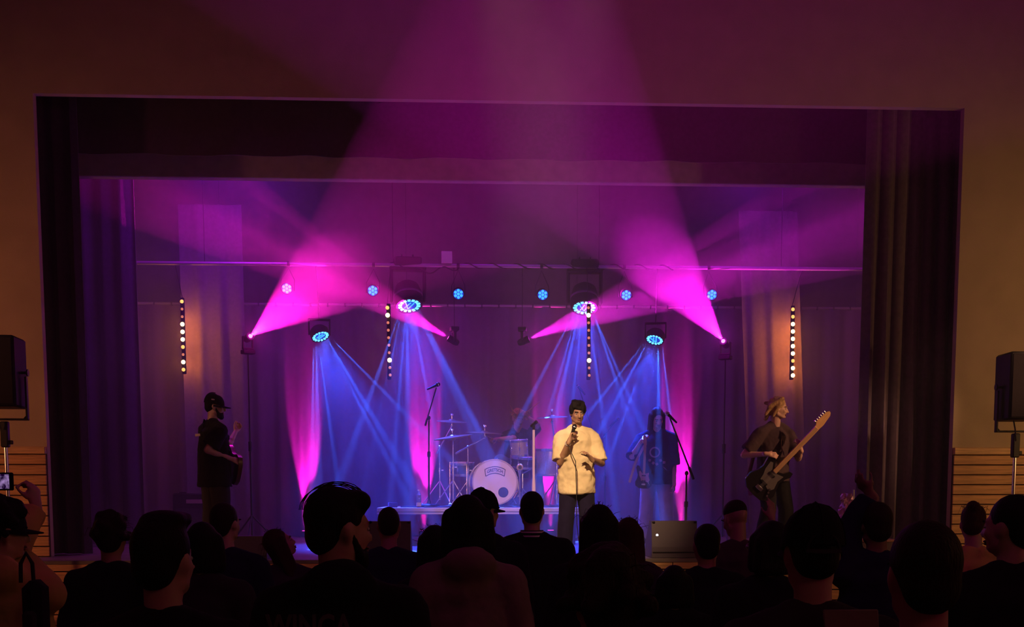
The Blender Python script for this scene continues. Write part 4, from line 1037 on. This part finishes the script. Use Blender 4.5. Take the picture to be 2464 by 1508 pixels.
        for o_ in (0, 52):
            for j in range(3):
                for q in range(12): fs.append((o_+j*13+q, o_+j*13+q+1, o_+(j+1)*13+q+1, o_+(j+1)*13+q))
        fs += [(39+q, 39+q+1, 52+39+q+1, 52+39+q) for q in range(12)]
        bm_.add(vs, fs); bm_.build('brim', CL[cap[0]], co)
        MB().ell(HP(0, -.012, .242), (.009, .009, .005), hr, 8, 5).build('button', CL[cap[0]], co)
        if 'emblem' in cap: MB().box(HP(.088, -.02, .165), (.004, .035, .014), hr, .002).build('emblem', M['white'], co)
        if 'strap' in cap:
            pts = [HP(.045*math.cos(a_), -.117+.004*math.sin(a_), .118+.045*math.sin(a_)) for a_ in np.linspace(0, math.pi, 9)]
            MB().tube(pts, .004, 6).build('strap_opening', CL['charcoal'], co)
            MB().tube([HP(-.05, -.116, .112), HP(0, -.128, .110), HP(.05, -.116, .112)], .008, 6, flat=.4).build('strap', CL['charcoal'], co)
    root['_nb'] = list(nb); root['_piv'] = list(piv)
    return root, dict(HP=HP, hr=hr, nb=nb, pel=pel, che=che, A=A, k=k, V=V, sh=sh, Lg=Lg)
# ------------------------------------------------------------------ the band
def guitar(name, label, ce, nd, fn, sc, body_m, guard_m, neck_m):
    """ce body centre, nd neck direction, fn outward face normal"""
    nd = Vector(nd).normalized(); fn = Vector(fn); fn = (fn-nd*fn.dot(nd)).normalized(); sd = nd.cross(fn)
    rot = Matrix((sd, -fn, nd)).transposed()            # local x = side, y = into the back, z = along the neck
    t = empty(name, ce); tag(t, label, 'guitar'); t.rotation_mode = 'QUATERNION'; t.rotation_quaternion = rot.to_quaternion()
    S = sc; sm = lambda pts: [(x*S, z*S) for x, z in pts]
    body = [(0, -.20), (.09, -.195), (.15, -.15), (.165, -.08), (.14, -.02), (.115, .04), (.13, .10), (.155, .15), (.145, .19), (.115, .185), (.08, .13), (.03, .11), (-.03, .12), (-.06, .17), (-.10, .235), (-.135, .245), (-.15, .20), (-.135, .13), (-.115, .06), (-.125, 0), (-.16, -.07), (-.155, -.14), (-.09, -.19)]
    MB().prism(sm(body), .042*S).build('body', body_m, t)
    gd = [(.03, -.06), (.09, -.08), (.115, -.03), (.09, .04), (.10, .11), (.07, .10), (.03, .085), (-.03, .09), (-.07, .14), (-.095, .13), (-.085, .05), (-.06, 0), (-.05, -.05)]
    MB().prism(sm(gd), .004*S, (0, -.023*S, 0)).build('pickguard', guard_m, t)
    MB().box((0, -.024*S, .36*S), (.046*S, .024*S, .56*S), None, .006*S).build('neck', neck_m, t)
    MB().box((0, -.038*S, .36*S), (.044*S, .006*S, .55*S), None, .001).build('fretboard', neck_m, t)
    hs = [(-.023, .63), (-.026, .655), (-.045, .675), (-.047, .70), (-.04, .80), (-.025, .825), (-.005, .82), (.01, .80), (.028, .70), (.026, .66), (.023, .63)]
    MB().prism(sm(hs), .014*S, (0, -.020*S, 0)).build('headstock', neck_m, t)
    for i in range(6): MB().tube([(-.03*S, -.02*S, (.67+.024*i)*S), (-.062*S, -.02*S, (.67+.024*i)*S)], [.004*S, .007*S], 8).build('tuner', M['chrome'], t)
    for z in (-.05, .05): MB().box((0, -.028*S, z*S), (.075*S, .012*S, .022*S), None, .004*S).build('pickup', M['blackp'], t)
    MB().box((0, -.030*S, -.115*S), (.075*S, .014*S, .035*S), None, .003*S).build('bridge', M['chrome'], t)
    for i in range(3): MB().lathe([(0, 0), (.011*S, 0), (.010*S, .014*S), (0, .014*S)], ce=((.085+.012*i)*S, -.024*S, (-.06-.03*i)*S), axis=(0, -1, 0), seg=12).build('control_knob', M['chrome'], t)
    mb = MB()
    for i in range(6): mb.tube([((-.015+.006*i)*S, -.043*S, -.11*S), ((-.013+.0052*i)*S, -.043*S, .64*S)], .0006*S, 4)
    st = mb.build('strings', M['steel'], t)
    return t, rot
def strap_ribbon(name, parent, pts, m, w_=.045):
    vs = []; fs = []; pts = [Vector(p) for p in pts]
    MBx = MB()
    MBx.tube(pts, w_/2, 8, flat=.12); return MBx.build(name, m, parent)
NECK = mat('maple_neck', (.62, .36, .16), .4, var=.12, scale=10, stretch=(6, 6, .6)); GBLK = mat('gloss_black', (.012, .011, .013), .15); GUARD = mat('pickguard_grey', (.13, .115, .115), .3); SUN = mat('dark_sunburst', (.10, .045, .03), .25)

def W2L(loc, rz):
    R_i = rotz(-rz); loc = Vector(loc)
    return lambda v: R_i @ (Vector(v)-loc)
# singer
YS_ = -.30; loc = Vector((X(1387, 1300, YS_), YS_, SZ)); rz = math.pi+.06; w = W2L(loc, rz); H = at(1387, 966, YS_).z-SZ
mouth = at(1383, 1036, YS_-.16)
wr = at(1368, 1064, YS_-.24); lh = at(1428, 1098, YS_-.30)
hd_dir = rotz(-rz) @ (mouth-Vector(wr)).normalized()
r0, P = person('person', 'singer in an oversized cream t-shirt holding a microphone to his mouth', loc, rz, H, head=(.10, .26, .06), arms={
    1: dict(el=w(at(1347, 1112, YS_-.10)), wr=w(wr), dir=hd_dir+Vector((.0, .1, .25)), nrm=(-1, .35, .1), curl=1.15, th=.5),
    -1: dict(el=w(at(1450, 1122, YS_-.06)), wr=w(at(1424, 1104, YS_-.29)), dir=rotz(-rz) @ Vector((-.55, -.35, .65)), nrm=rotz(-rz) @ Vector((-.5, .1, -.8)), curl=.5)},
    skin='tan', hair='fringe', hairc='black', top=('tshirt', 'cream'), pants='navy', vox=.0085, shirt_len=.60, sleeve=.52, fit=1.4, wrinkle=.042, stand=.035, girth=1.0)
# wristband
el, wr_ = P['A'][1]; ax_ = (wr_-el).normalized()
MB().lathe([(.030, -.012), (.034, -.012), (.034, .012), (.030, .012)], ce=wr_-ax_*.015, axis=ax_, seg=16).build('wristband', M['white_paint'], r0)
hw = loc+rotz(rz) @ (wr_+ (hd_dir+Vector((.0, .1, .25))).normalized()*.09)
md = (at(1381, 1029, YS_-.20)-hw).normalized()
mic('black vocal mic held at the singer mouth', at(1381, 1030, YS_-.20), md, r=.027, grille='blackp', L_=.17)
# mic cable: from the hand straight down in front of the shirt to the floor
bt = at(1381, 1030, YS_-.20)-md*.17
pts = [bt, bt+Vector((.01, -.02, -.08)), at(1385, 1110, YS_-.30), at(1387, 1175, YS_-.30), at(1388, 1260, YS_-.30), Vector((X(1389, 1330, YS_), YS_-.32, SZ+.05)), Vector((X(1400, 1330, YS_), YS_-.36, SZ+.008)), Vector((X(1440, 1330, YS_), YS_-.1, SZ+.008))]
o = MB().tube(pts, .005, 6).build('microphone_cable', M['black']); tag(o, 'thin black cable hanging from the singer microphone down his shirt', 'cable')
# bassist, seen from behind
YB_ = .30; loc = Vector((X(520, 1300, YB_), YB_, SZ)); rz = R(-52); w = W2L(loc, rz); H = at(525, 947, YB_).z-SZ
r0, P = person('person', 'bassist in black cap and t-shirt turned away towards the drums', loc, rz, H-.02, head=(R(-32), .10, 0), arms={
    1: dict(el=w(at(499, 1082, YB_-.27)), wr=w(at(552, 1102, YB_-.12)), nrm=(-.9, .1, -.5), curl=.7),
    -1: dict(el=w(at(560, 1075, YB_+.42)), wr=w(at(566, 1040, YB_+.60)), nrm=(1, -.2, .3), curl=.9)},
    skin='fair', hair='buzz', hairc='black', beard=True, cap=('black', 'emblem'), top=('tshirt', 'black'), pants='charcoal', vox=.0085, shirt_len=.56, sleeve=.40, fit=1.9, wrinkle=.032, stand=.03, girth=1.06)
fwd = rotz(rz) @ Vector((0, 1, 0)); lf = rotz(rz) @ Vector((-1, 0, 0))
gb, grot = guitar('bass_guitar', 'dark bass guitar held edge-on by the man in the black cap', loc+fwd*.235+Vector((0, 0, 1.03))-lf*.03, lf*.86+Vector((0, 0, .42))+fwd*.15, fwd, 1.12, SUN, GBLK, NECK)
strap_ribbon('strap', gb, [gb.rotation_quaternion.inverted() @ (q-Vector(gb.location)) for q in (loc+fwd*.235+Vector((0, 0, 1.0))-lf*.22, loc+fwd*.03-lf*.18+Vector((0, 0, 1.25)), loc-fwd*.155+Vector((0, 0, 1.40))+lf*.02, loc+lf*.10-fwd*.07+Vector((0, 0, 1.545)), loc+fwd*.16+lf*.16+Vector((0, 0, 1.40)), loc+fwd*.235+lf*.24+Vector((0, 0, 1.14)))], M['blackp'])
MB().box(w(at(484, 1037, YB_))*0+P['che']+Vector((-.07, -.158, .05)), (.13, .006, .03), None, .002).build('back_print', mat('pale_print', (.4, .3, .34), .8), r0)
# guitarist
YG_ = .35; loc = Vector((X(1856, 1300, YG_), YG_, SZ)); rz = math.pi+.42; w = W2L(loc, rz); H = at(1860, 957, YG_).z-SZ
gc = at(1846, 1150, YG_-.26); gt = at(1994, 997, YG_-.40); nd = gt-gc; fn = Vector((.25, -.95, .12)); gs = nd.length/.80
r0, P = person('person', 'guitarist with swept blond hair and dark t-shirt smiling towards the wall', loc, rz, H, head=(R(52), .12, .0), lean=(0, .03), arms={
    1: dict(el=w(at(1789, 1096, YG_-.13)), wr=w(at(1845, 1092, YG_-.33)), dir=rotz(-rz) @ Vector((.9, -.1, -.12)), nrm=(-.3, -.8, -.35), curl=.75),
    -1: dict(el=w(at(1925, 1112, YG_-.10)), wr=w(at(1926, 1082, YG_-.29)), dir=rotz(-rz) @ Vector((-.30, -.1, .8)), nrm=rotz(-rz) @ Vector((-.6, .55, .25)), curl=.9)},
    skin='fair', hair='swept', hairc='blond', top=('tshirt', 'darkgrey'), pants='black', vox=.0085, shirt_len=.50, sleeve=.42, fit=1.2, wrinkle=.03, stand=.06,
    legs={1: dict(kn=Vector((.13, .10, .53)), an=Vector((.17, .0, .085))), -1: dict(kn=Vector((-.16, .06, .51)), an=Vector((-.24, -.05, .085)))})
gg, grot = guitar('electric_guitar', 'black electric guitar with a bare maple neck raised to the right', gc, nd, fn, gs, GBLK, GUARD, NECK)
wl = W2L(loc, rz)
inv = gg.rotation_quaternion.inverted()
strap_ribbon('strap', gg, [inv @ (q-gc) for q in (gc-nd.normalized()*.22*gs, at(1800, 1150, YG_+.1), at(1820, 1070, YG_+.17), at(1868, 1037, YG_+.08), at(1880, 1042, YG_-.10), at(1880, 1075, YG_-.20), gc+nd.normalized()*.22*gs+Vector((.0, 0, .07)))], mat('woven_strap', (.20, .10, .06), .8))
# hazy player behind
YH = 3.0; loc = Vector((X(1578, 1300, YH), YH, SZ)); rz = math.pi-.15; w = W2L(loc, rz); H = at(1578, 985, YH).z-SZ+.02
r0, P = person('person', 'long-haired player in a dark printed t-shirt and pale trousers, veiled in blue haze', loc, rz, H, head=(.25, .5, .1), arms={
    1: dict(el=w(at(1521, 1098, YH-.12)), wr=w(at(1540, 1066, YH-.30)), dir=rotz(-rz) @ Vector((.5, -.2, .7)), nrm=rotz(-rz) @ Vector((.7, .2, -.3)), curl=.9),
    -1: dict(el=w(at(1621, 1118, YH-.02)), wr=w(at(1622, 1160, YH-.14)), curl=.6)},
    skin='fair', hair='long', hairc='brown', top=('tshirt', 'navy'), pants='palegrey', vox=.0095, shirt_len=.54, sleeve=.62, fit=1.6, stand=.05, girth=1.05)
k_ = P['k']; mb = MB(); pr = mat('pale_print', (.4, .3, .34), .8)
mb.lathe([(.055, -.004), (.075, -.004), (.075, .004), (.055, .004)], ce=P['che']+Vector((.03, .165*k_+.012, -.10)), axis=(0, 1, 0), seg=24)
for i in range(5): mb.box(P['che']+Vector((-.10+.05*i, .165*k_+.008, -.24+.03*math.sin(i*2))), (.035, .006, .035), Matrix.Rotation(.3*i, 3, 'Y'), .003)
mb.build('shirt_print', pr, r0)
gc = at(1549, 1150, YH-.30); gh, _ = guitar('bass_guitar', 'low-slung dark guitar of the haze-veiled long-haired player', gc, Vector((.02, -.10, 1)), Vector((-.2, -1, -.1)), .72, GBLK, mat('pink_guard', (.4, .2, .25), .4), NECK)
inv = gh.rotation_quaternion.inverted()
strap_ribbon('strap', gh, [inv @ (q-gc) for q in (gc+Vector((-.2, 0, -.06)), at(1530, 1110, YH-.3), at(1547, 1078, YH-.22), at(1560, 1058, YH-.02), at(1590, 1075, YH+.17), at(1612, 1140, YH+.10), gc+Vector((.28, .0, .15)))], mat('chain_strap', (.45, .36, .40), .5))
# drummer
YD = 4.22; loc = Vector((X(1246, 1150, YD), YD, RT)); rz = math.pi; w = W2L(loc, rz)
r0, P = person('person', 'drummer with flying hair and raised arm seated behind the kit', loc, rz, 1.78, head=(.35, .35, .1), seated=.57, lean=(.0, .05), arms={
    1: dict(el=w(at(1232, 1052, YD-.22)), wr=w(at(1198, 1056, YD-.42)), curl=1.1, nrm=(0, -.3, -1)),
    -1: dict(el=w(at(1283, 1038, YD-.12)), wr=w(at(1270, 1003, YD-.16)), curl=1.1, nrm=rotz(-rz) @ Vector((-.6, -.5, .2)))},
    legs={1: dict(kn=w(at(1203, 1107, YD-.42)), an=w(Vector((at(1205, 1180, YD).x, YD-.36, RT+.09))), toe=w(Vector((at(1203, 1180, YD).x, YD-.55, RT+.03)))),
          -1: dict(kn=w(at(1288, 1112, YD-.40)), an=w(Vector((at(1292, 1180, YD).x, YD-.38, RT+.09))), toe=w(Vector((at(1294, 1180, YD).x, YD-.56, RT+.03))))},
    skin='fair', hair='flung', hairc='blond', top=('tshirt', 'black'), pants='denim', vox=.0095, shirt_len=.42, sleeve=.40, fit=1.3)
for s, (hx, tip) in {1: ((1196, 1056), (1165, 1046)), -1: ((1270, 1000), (1288, 975))}.items():
    el, wr_ = P['A'][s]; hp_ = loc+rotz(rz) @ (wr_+(wr_-el).normalized()*.07); tp_ = at(tip[0], tip[1], YD-.55 if s > 0 else YD-.2); dd = (tp_-hp_).normalized()
    o = MB().tube([hp_-dd*.10, hp_+dd*.24, hp_+dd*.29, hp_+dd*.30], [.008, .007, .005, .006], 8).build('drumstick', NECK)
    tag(o, 'drumstick in the drummer %s hand' % ('outstretched' if s > 0 else 'raised'), 'drumstick', 'drumsticks')
# ------------------------------------------------------------------ the audience
def aud(label, px, topy, wpx, wreal=.178, rz=0., base_yaw=None, **kw):
    dist = FPX*wreal/wpx; Y = CAMP.y+dist; p = at(px, topy, Y)
    extra = .022 if kw.get('cap') else (.012 if kw.get('hair') not in (None, 'buzz') else 0)
    H = min(max(p.z-extra*1.0, 1.35), 1.98)
    kw.setdefault('face', True)
    r_, P = person('person', label, (p.x, Y, 0), rz, H, group='audience seen from behind', **kw)
    return r_, P, p, Y
aud('curly-haired person in dark top with a pale collar line, beside the planks under the curtain', 264, 1236, 96, hair='curly', hairc='brown', top=('jacket', 'black'), skin='tan', seed=1, wreal=.21)
aud('broad-shouldered man with slicked-up quiff, near the left front', 390, 1240, 142, wreal=.165, hair='quiff', hairc='black', top=('jacket', 'black'), seed=2, head=(-.35, 0, 0))
aud('dark-haired person squeezed between the quiff man and the short-haired man', 486, 1255, 78, wreal=.155, hair='bob', hairc='black', top=('jacket', 'charcoal'), seed=3)
aud('short-haired man with lit neck standing below the bassist', 541, 1209, 80, wreal=.20, hair='short', hairc='brown', top=('tshirt', 'navy'), seed=4, head=(-.5, 0, 0), girth=1.1)
aud('woman with long hair tilting her reddish-lit face upwards', 686, 1264, 66, hair='long', hairc='red', top=('tshirt', 'plum'), seed=5, head=(-1.3, -.45, 0), skin='fair', face=True)
a8 = aud('tall bearded man with tousled hair in black hoodie, looking right', 812, 1172, 160, hair='tousled', hairc='black', top=('hoodie', 'black'), seed=6, head=(-1.05, .05, 0), beard=True, girth=1.08, face=True, wreal=.21)
aud('man with a shaved head and dark blue t-shirt', 935, 1222, 60, hair='buzz', hairc='brown', top=('tshirt', 'navy'), seed=7, girth=1.2, wreal=.160, skin='fair')
aud('woman with long dark hair partly hidden by the hooded figure', 1046, 1262, 82, hair='long', hairc='black', top=('tshirt', 'black'), seed=8)
aud('person with smooth bobbed hair and pale olive hoodie in the centre', 1125, 1190, 110, hair='bob', hairc='black', top=('hoodie', 'olive'), seed=9, wreal=.20)
aud('man in a black baseball cap with its brim turned right, behind the olive hoodie', 1166, 1176, 74, hair='buzz', hairc='black', cap=('black',), head=(-.75, 0, 0), top=('jacket', 'black'), seed=10, wreal=.19)
a13 = aud('short-haired man in varsity jacket with striped collar, before the drum kit', 1280, 1182, 62, hair='short', hairc='black', top=('jacket', 'black'), seed=11, wreal=.172, girth=1.15)
aud('person with long straight dark hair standing below the singer', 1442, 1213, 96, hair='long', hairc='black', top=('jacket', 'black'), seed=12, wreal=.20)
aud('woman with lighter long hair and bare shoulders beside the stage monitor', 1512, 1244, 80, hair='long', hairc='red', top=('tshirt', 'plum'), seed=13, wreal=.20)
aud('person with a big round mop of curls at the bottom edge', 1466, 1332, 250, hair='mop', hairc='brown', top=('jacket', 'black'), seed=14, wreal=.235)
aud('short dark-haired head showing low behind the mop of curls', 1622, 1384, 96, hair='bob', hairc='black', top=('jacket', 'black'), seed=15, wreal=.19)
aud('man with cropped hair standing right of the stage monitor', 1702, 1259, 80, hair='short', hairc='black', top=('jacket', 'black'), seed=16)
yh = CAMP.y+FPX*.17/62
loc18 = at(1778, 1202, yh)
aud('man with a lit nape and fade haircut looking down, hand raised', 1778, 1203, 62, hair='fade', hairc='brown', top=('tshirt', 'darkgrey'), seed=17, head=(.45, .35, 0), wreal=.17, skin='tan', vox=.010,
    arms={1: dict(el=at(1852, 1330, yh)-Vector((loc18.x, yh, 0))+Vector((0, .15, 0)), wr=at(1872, 1268, yh)-Vector((loc18.x, yh, 0))+Vector((0, .2, 0)), dir=(.0, .05, 1), nrm=(-.4, .8, 0), curl=.25)})
a19 = aud('dark-haired person with a bright spectacle glint, beside the big cap', 1852, 1252, 98, hair='bob', hairc='black', top=('jacket', 'black'), seed=18, head=(.5, 0, 0))
a20 = aud('big man in a black strap-back cap with bare neck and a back patch', 1960, 1217, 155, hair='buzz', hairc='black', cap=('black', 'strap'), top=('jacket', 'charcoal'), seed=19, wreal=.176, girth=1.1, skin='fair')
y21 = CAMP.y+FPX*.18/84; l21 = at(2112, 1205, y21); o21 = Vector((l21.x, y21, 0))
aud('person raising a dark hand before the greyish curtain', 2112, 1207, 84, hair='short', hairc='brown', top=('jacket', 'navy'), seed=20, skin='dark', vox=.011,
    arms={-1: dict(el=at(2050, 1300, y21)-o21+Vector((0, .05, 0)), wr=at(2085, 1225, y21)-o21+Vector((0, .06, 0)), dir=(-.55, .1, .6), nrm=(.6, .5, .5), curl=.35)})
aud('large-headed man with short hair and bare neck, close on the right', 2230, 1252, 200, hair='short', hairc='brown', top=('jacket', 'black'), seed=21, wreal=.18, skin='fair')
aud('person in mustard top with a hair bun by the lower plank wall', 2347, 1212, 70, hair='bun', hairc='red', top=('tshirt', 'mustard'), seed=22, head=(-.5, .15, 0), skin='fair')
aud('dark figure in a black jacket at the right edge, before the plank wall', 2436, 1190, 112, hair='short', hairc='black', top=('jacket', 'black'), seed=23, head=(.7, 0, 0))
# left edge: capped filmer
yl = CAMP.y+FPX*.2/118; ll = at(-6, 1198, yl); ol = Vector((ll.x, yl, 0))
a1 = aud('capped person in olive top at the left edge filming with a phone', -6, 1198, 118, hair='mop', hairc='black', cap=('black',), head=(-.9, .05, 0), top=('hoodie', 'mustard'), seed=24, wreal=.2, vox=.011,
    arms={1: dict(el=at(-30, 1330, yl)-ol+Vector((0, .20, 0)), wr=at(4, 1232, yl)-ol+Vector((0, .36, 0)), dir=(-.1, .1, 1), nrm=(-.9, .3, 0), curl=.8)})
# things worn: hoodie lettering, striped collar, back patch, glasses, phone, backpack
r_, P, p, Y = a8
HP = P['HP']; mb = MB()
for i in range(7):
    u = (i-3)*.012
    mb.tube([HP(u-.03+.09*math.cos(a_)*.6*0+.0, -.115+.10*(1-math.cos(a_)), .15+(.062+.005*(i%3))*math.sin(a_)+.045*a_/3.14) for a_ in np.linspace(0, 2.9, 10)], .0015, 5)
mb.build('hair_strands', HAIR['brown'], r_)['kind'] = 'stuff'
def on_back(P, label, u, v, w_, h_): return P['che']+Vector((u, -.17, v))
tm = text_mesh('WINCA', .12, .004, .003); tm.materials.append(mat('faded_print', (.12, .10, .09), .9))
zt = at(752, 1494, Y).z
for q in tm.vertices:
    x, z, d_ = q.co.x*.62, q.co.y, q.co.z; q.co = Vector((x-.075, -.175+.9*x*x*.6-d_, zt+z*.8))
link('back_lettering', tm, r_)
r_, P, p, Y = a13
nb = P['nb']; k = P['k']
for dz, rr_, m_ in ((.047, .0775, 'w'), (.020, .083, 'w')):
    MB().lathe([(rr_*k-.004, -.005), (rr_*k+.005, -.005), (rr_*k+.004, .005), (rr_*k-.004, .005)], ce=nb+Vector((0, -.007, dz))*k, seg=28).build('collar_stripe', M['white_paint'], r_)
MB().lathe([(.080*k, -.03), (.086*k, -.03), (.078*k, .028), (.070*k, .028)], ce=nb+Vector((0, -.007, .030))*k, seg=28).build('collar', CL['black'], r_)
r_, P, p, Y = a19
HP = P['HP']; gl = MB()
for s in (1, -1):
    gl.tube([HP(s*.031+.022*math.cos(a_), .100, .096+.018*math.sin(a_)) for a_ in np.linspace(0, 6.28, 13)], .002, 5); gl.tube([HP(s*.053, .099, .098), HP(s*.079, .06, .100), HP(s*.083, -.01, .098)], .0028, 5)
gl.tube([HP(-.009, .101, .098), HP(.009, .101, .098)], .002, 5); gl.build('glasses', M['chrome'], r_)
r_, P, p, Y = a20
zt = at(1998, 1474, Y).z; xo = X(1998, 1474, Y)-p.x
MB().box((xo, -.172, zt), (PXW(130, Y), .010, PXW(46, Y)), Matrix.Rotation(-.2, 3, 'X'), .003).build('back_patch', CL['olive'], r_)
bake()
# bag with a loop handle on the left-edge figure's shoulder
yb = yl-.20; p = at(86, 1440, yb); w_ = PXW(46, yb); h_ = at(86, 1395, yb).z-at(86, 1560, yb).z
t = empty('backpack', (p.x, yb, at(86, 1560, yb).z)); tag(t, 'dark backpack with a loop handle hanging at the left-edge figure', 'bag')
MB().box((0, 0, h_/2), (w_, .14, h_), None, .03).build('bag_body', CL['black'], t); MB().box((0, -.075, h_*.35), (w_*.7, .03, h_*.45), None, .012).build('front_pocket', CL['charcoal'], t)
hw_ = PXW(15, yb); zt = at(68, 1330, yb).z-at(86, 1560, yb).z; xo = PXW(-18, yb)
MB().tube([(xo-hw_, 0, h_-.01), (xo-hw_*.9, 0, zt-.04), (xo, 0, zt), (xo+hw_*.9, 0, zt-.04), (xo+hw_, 0, h_-.01)], .008, 8).build('handle', CL['charcoal'], t)
# phone held up by the left-edge figure
yp = yl+.36; p = at(8, 1158, yp); t = empty('mobile_phone', p, .12); tag(t, 'mobile phone with a lit screen held up at the left edge', 'phone')
MB().box((0, 0, 0), (PXW(46, yp), .010, PXW(42, yp)), None, .005).build('phone_body', M['blackp'], t)
scm = D.materials.new('phone_screen'); scm.use_nodes = True; nt = scm.node_tree; b = nt.nodes['Principled BSDF']; tc = nt.nodes.new('ShaderNodeTexCoord'); n_ = nt.nodes.new('ShaderNodeTexNoise'); n_.inputs['Scale'].default_value = 45
r_ = nt.nodes.new('ShaderNodeValToRGB'); r_.color_ramp.elements[0].color = (.01, .0, .03, 1); r_.color_ramp.elements[1].color = (.5, .3, .7, 1); r_.color_ramp.elements[0].position = .4; r_.color_ramp.elements[1].position = .68
nt.links.new(tc.outputs['Object'], n_.inputs['Vector']); nt.links.new(n_.outputs['Fac'], r_.inputs[0]); nt.links.new(r_.outputs[0], b.inputs['Emission Color']); b.inputs['Emission Strength'].default_value = .7; b.inputs['Base Color'].default_value = (.01, .01, .01, 1); scm.cycles.emission_sampling = 'NONE'
MB().box((-.006, -.0055, 0), (PXW(34, yp), .002, PXW(34, yp)), None, .0005).build('screen', scm, t)
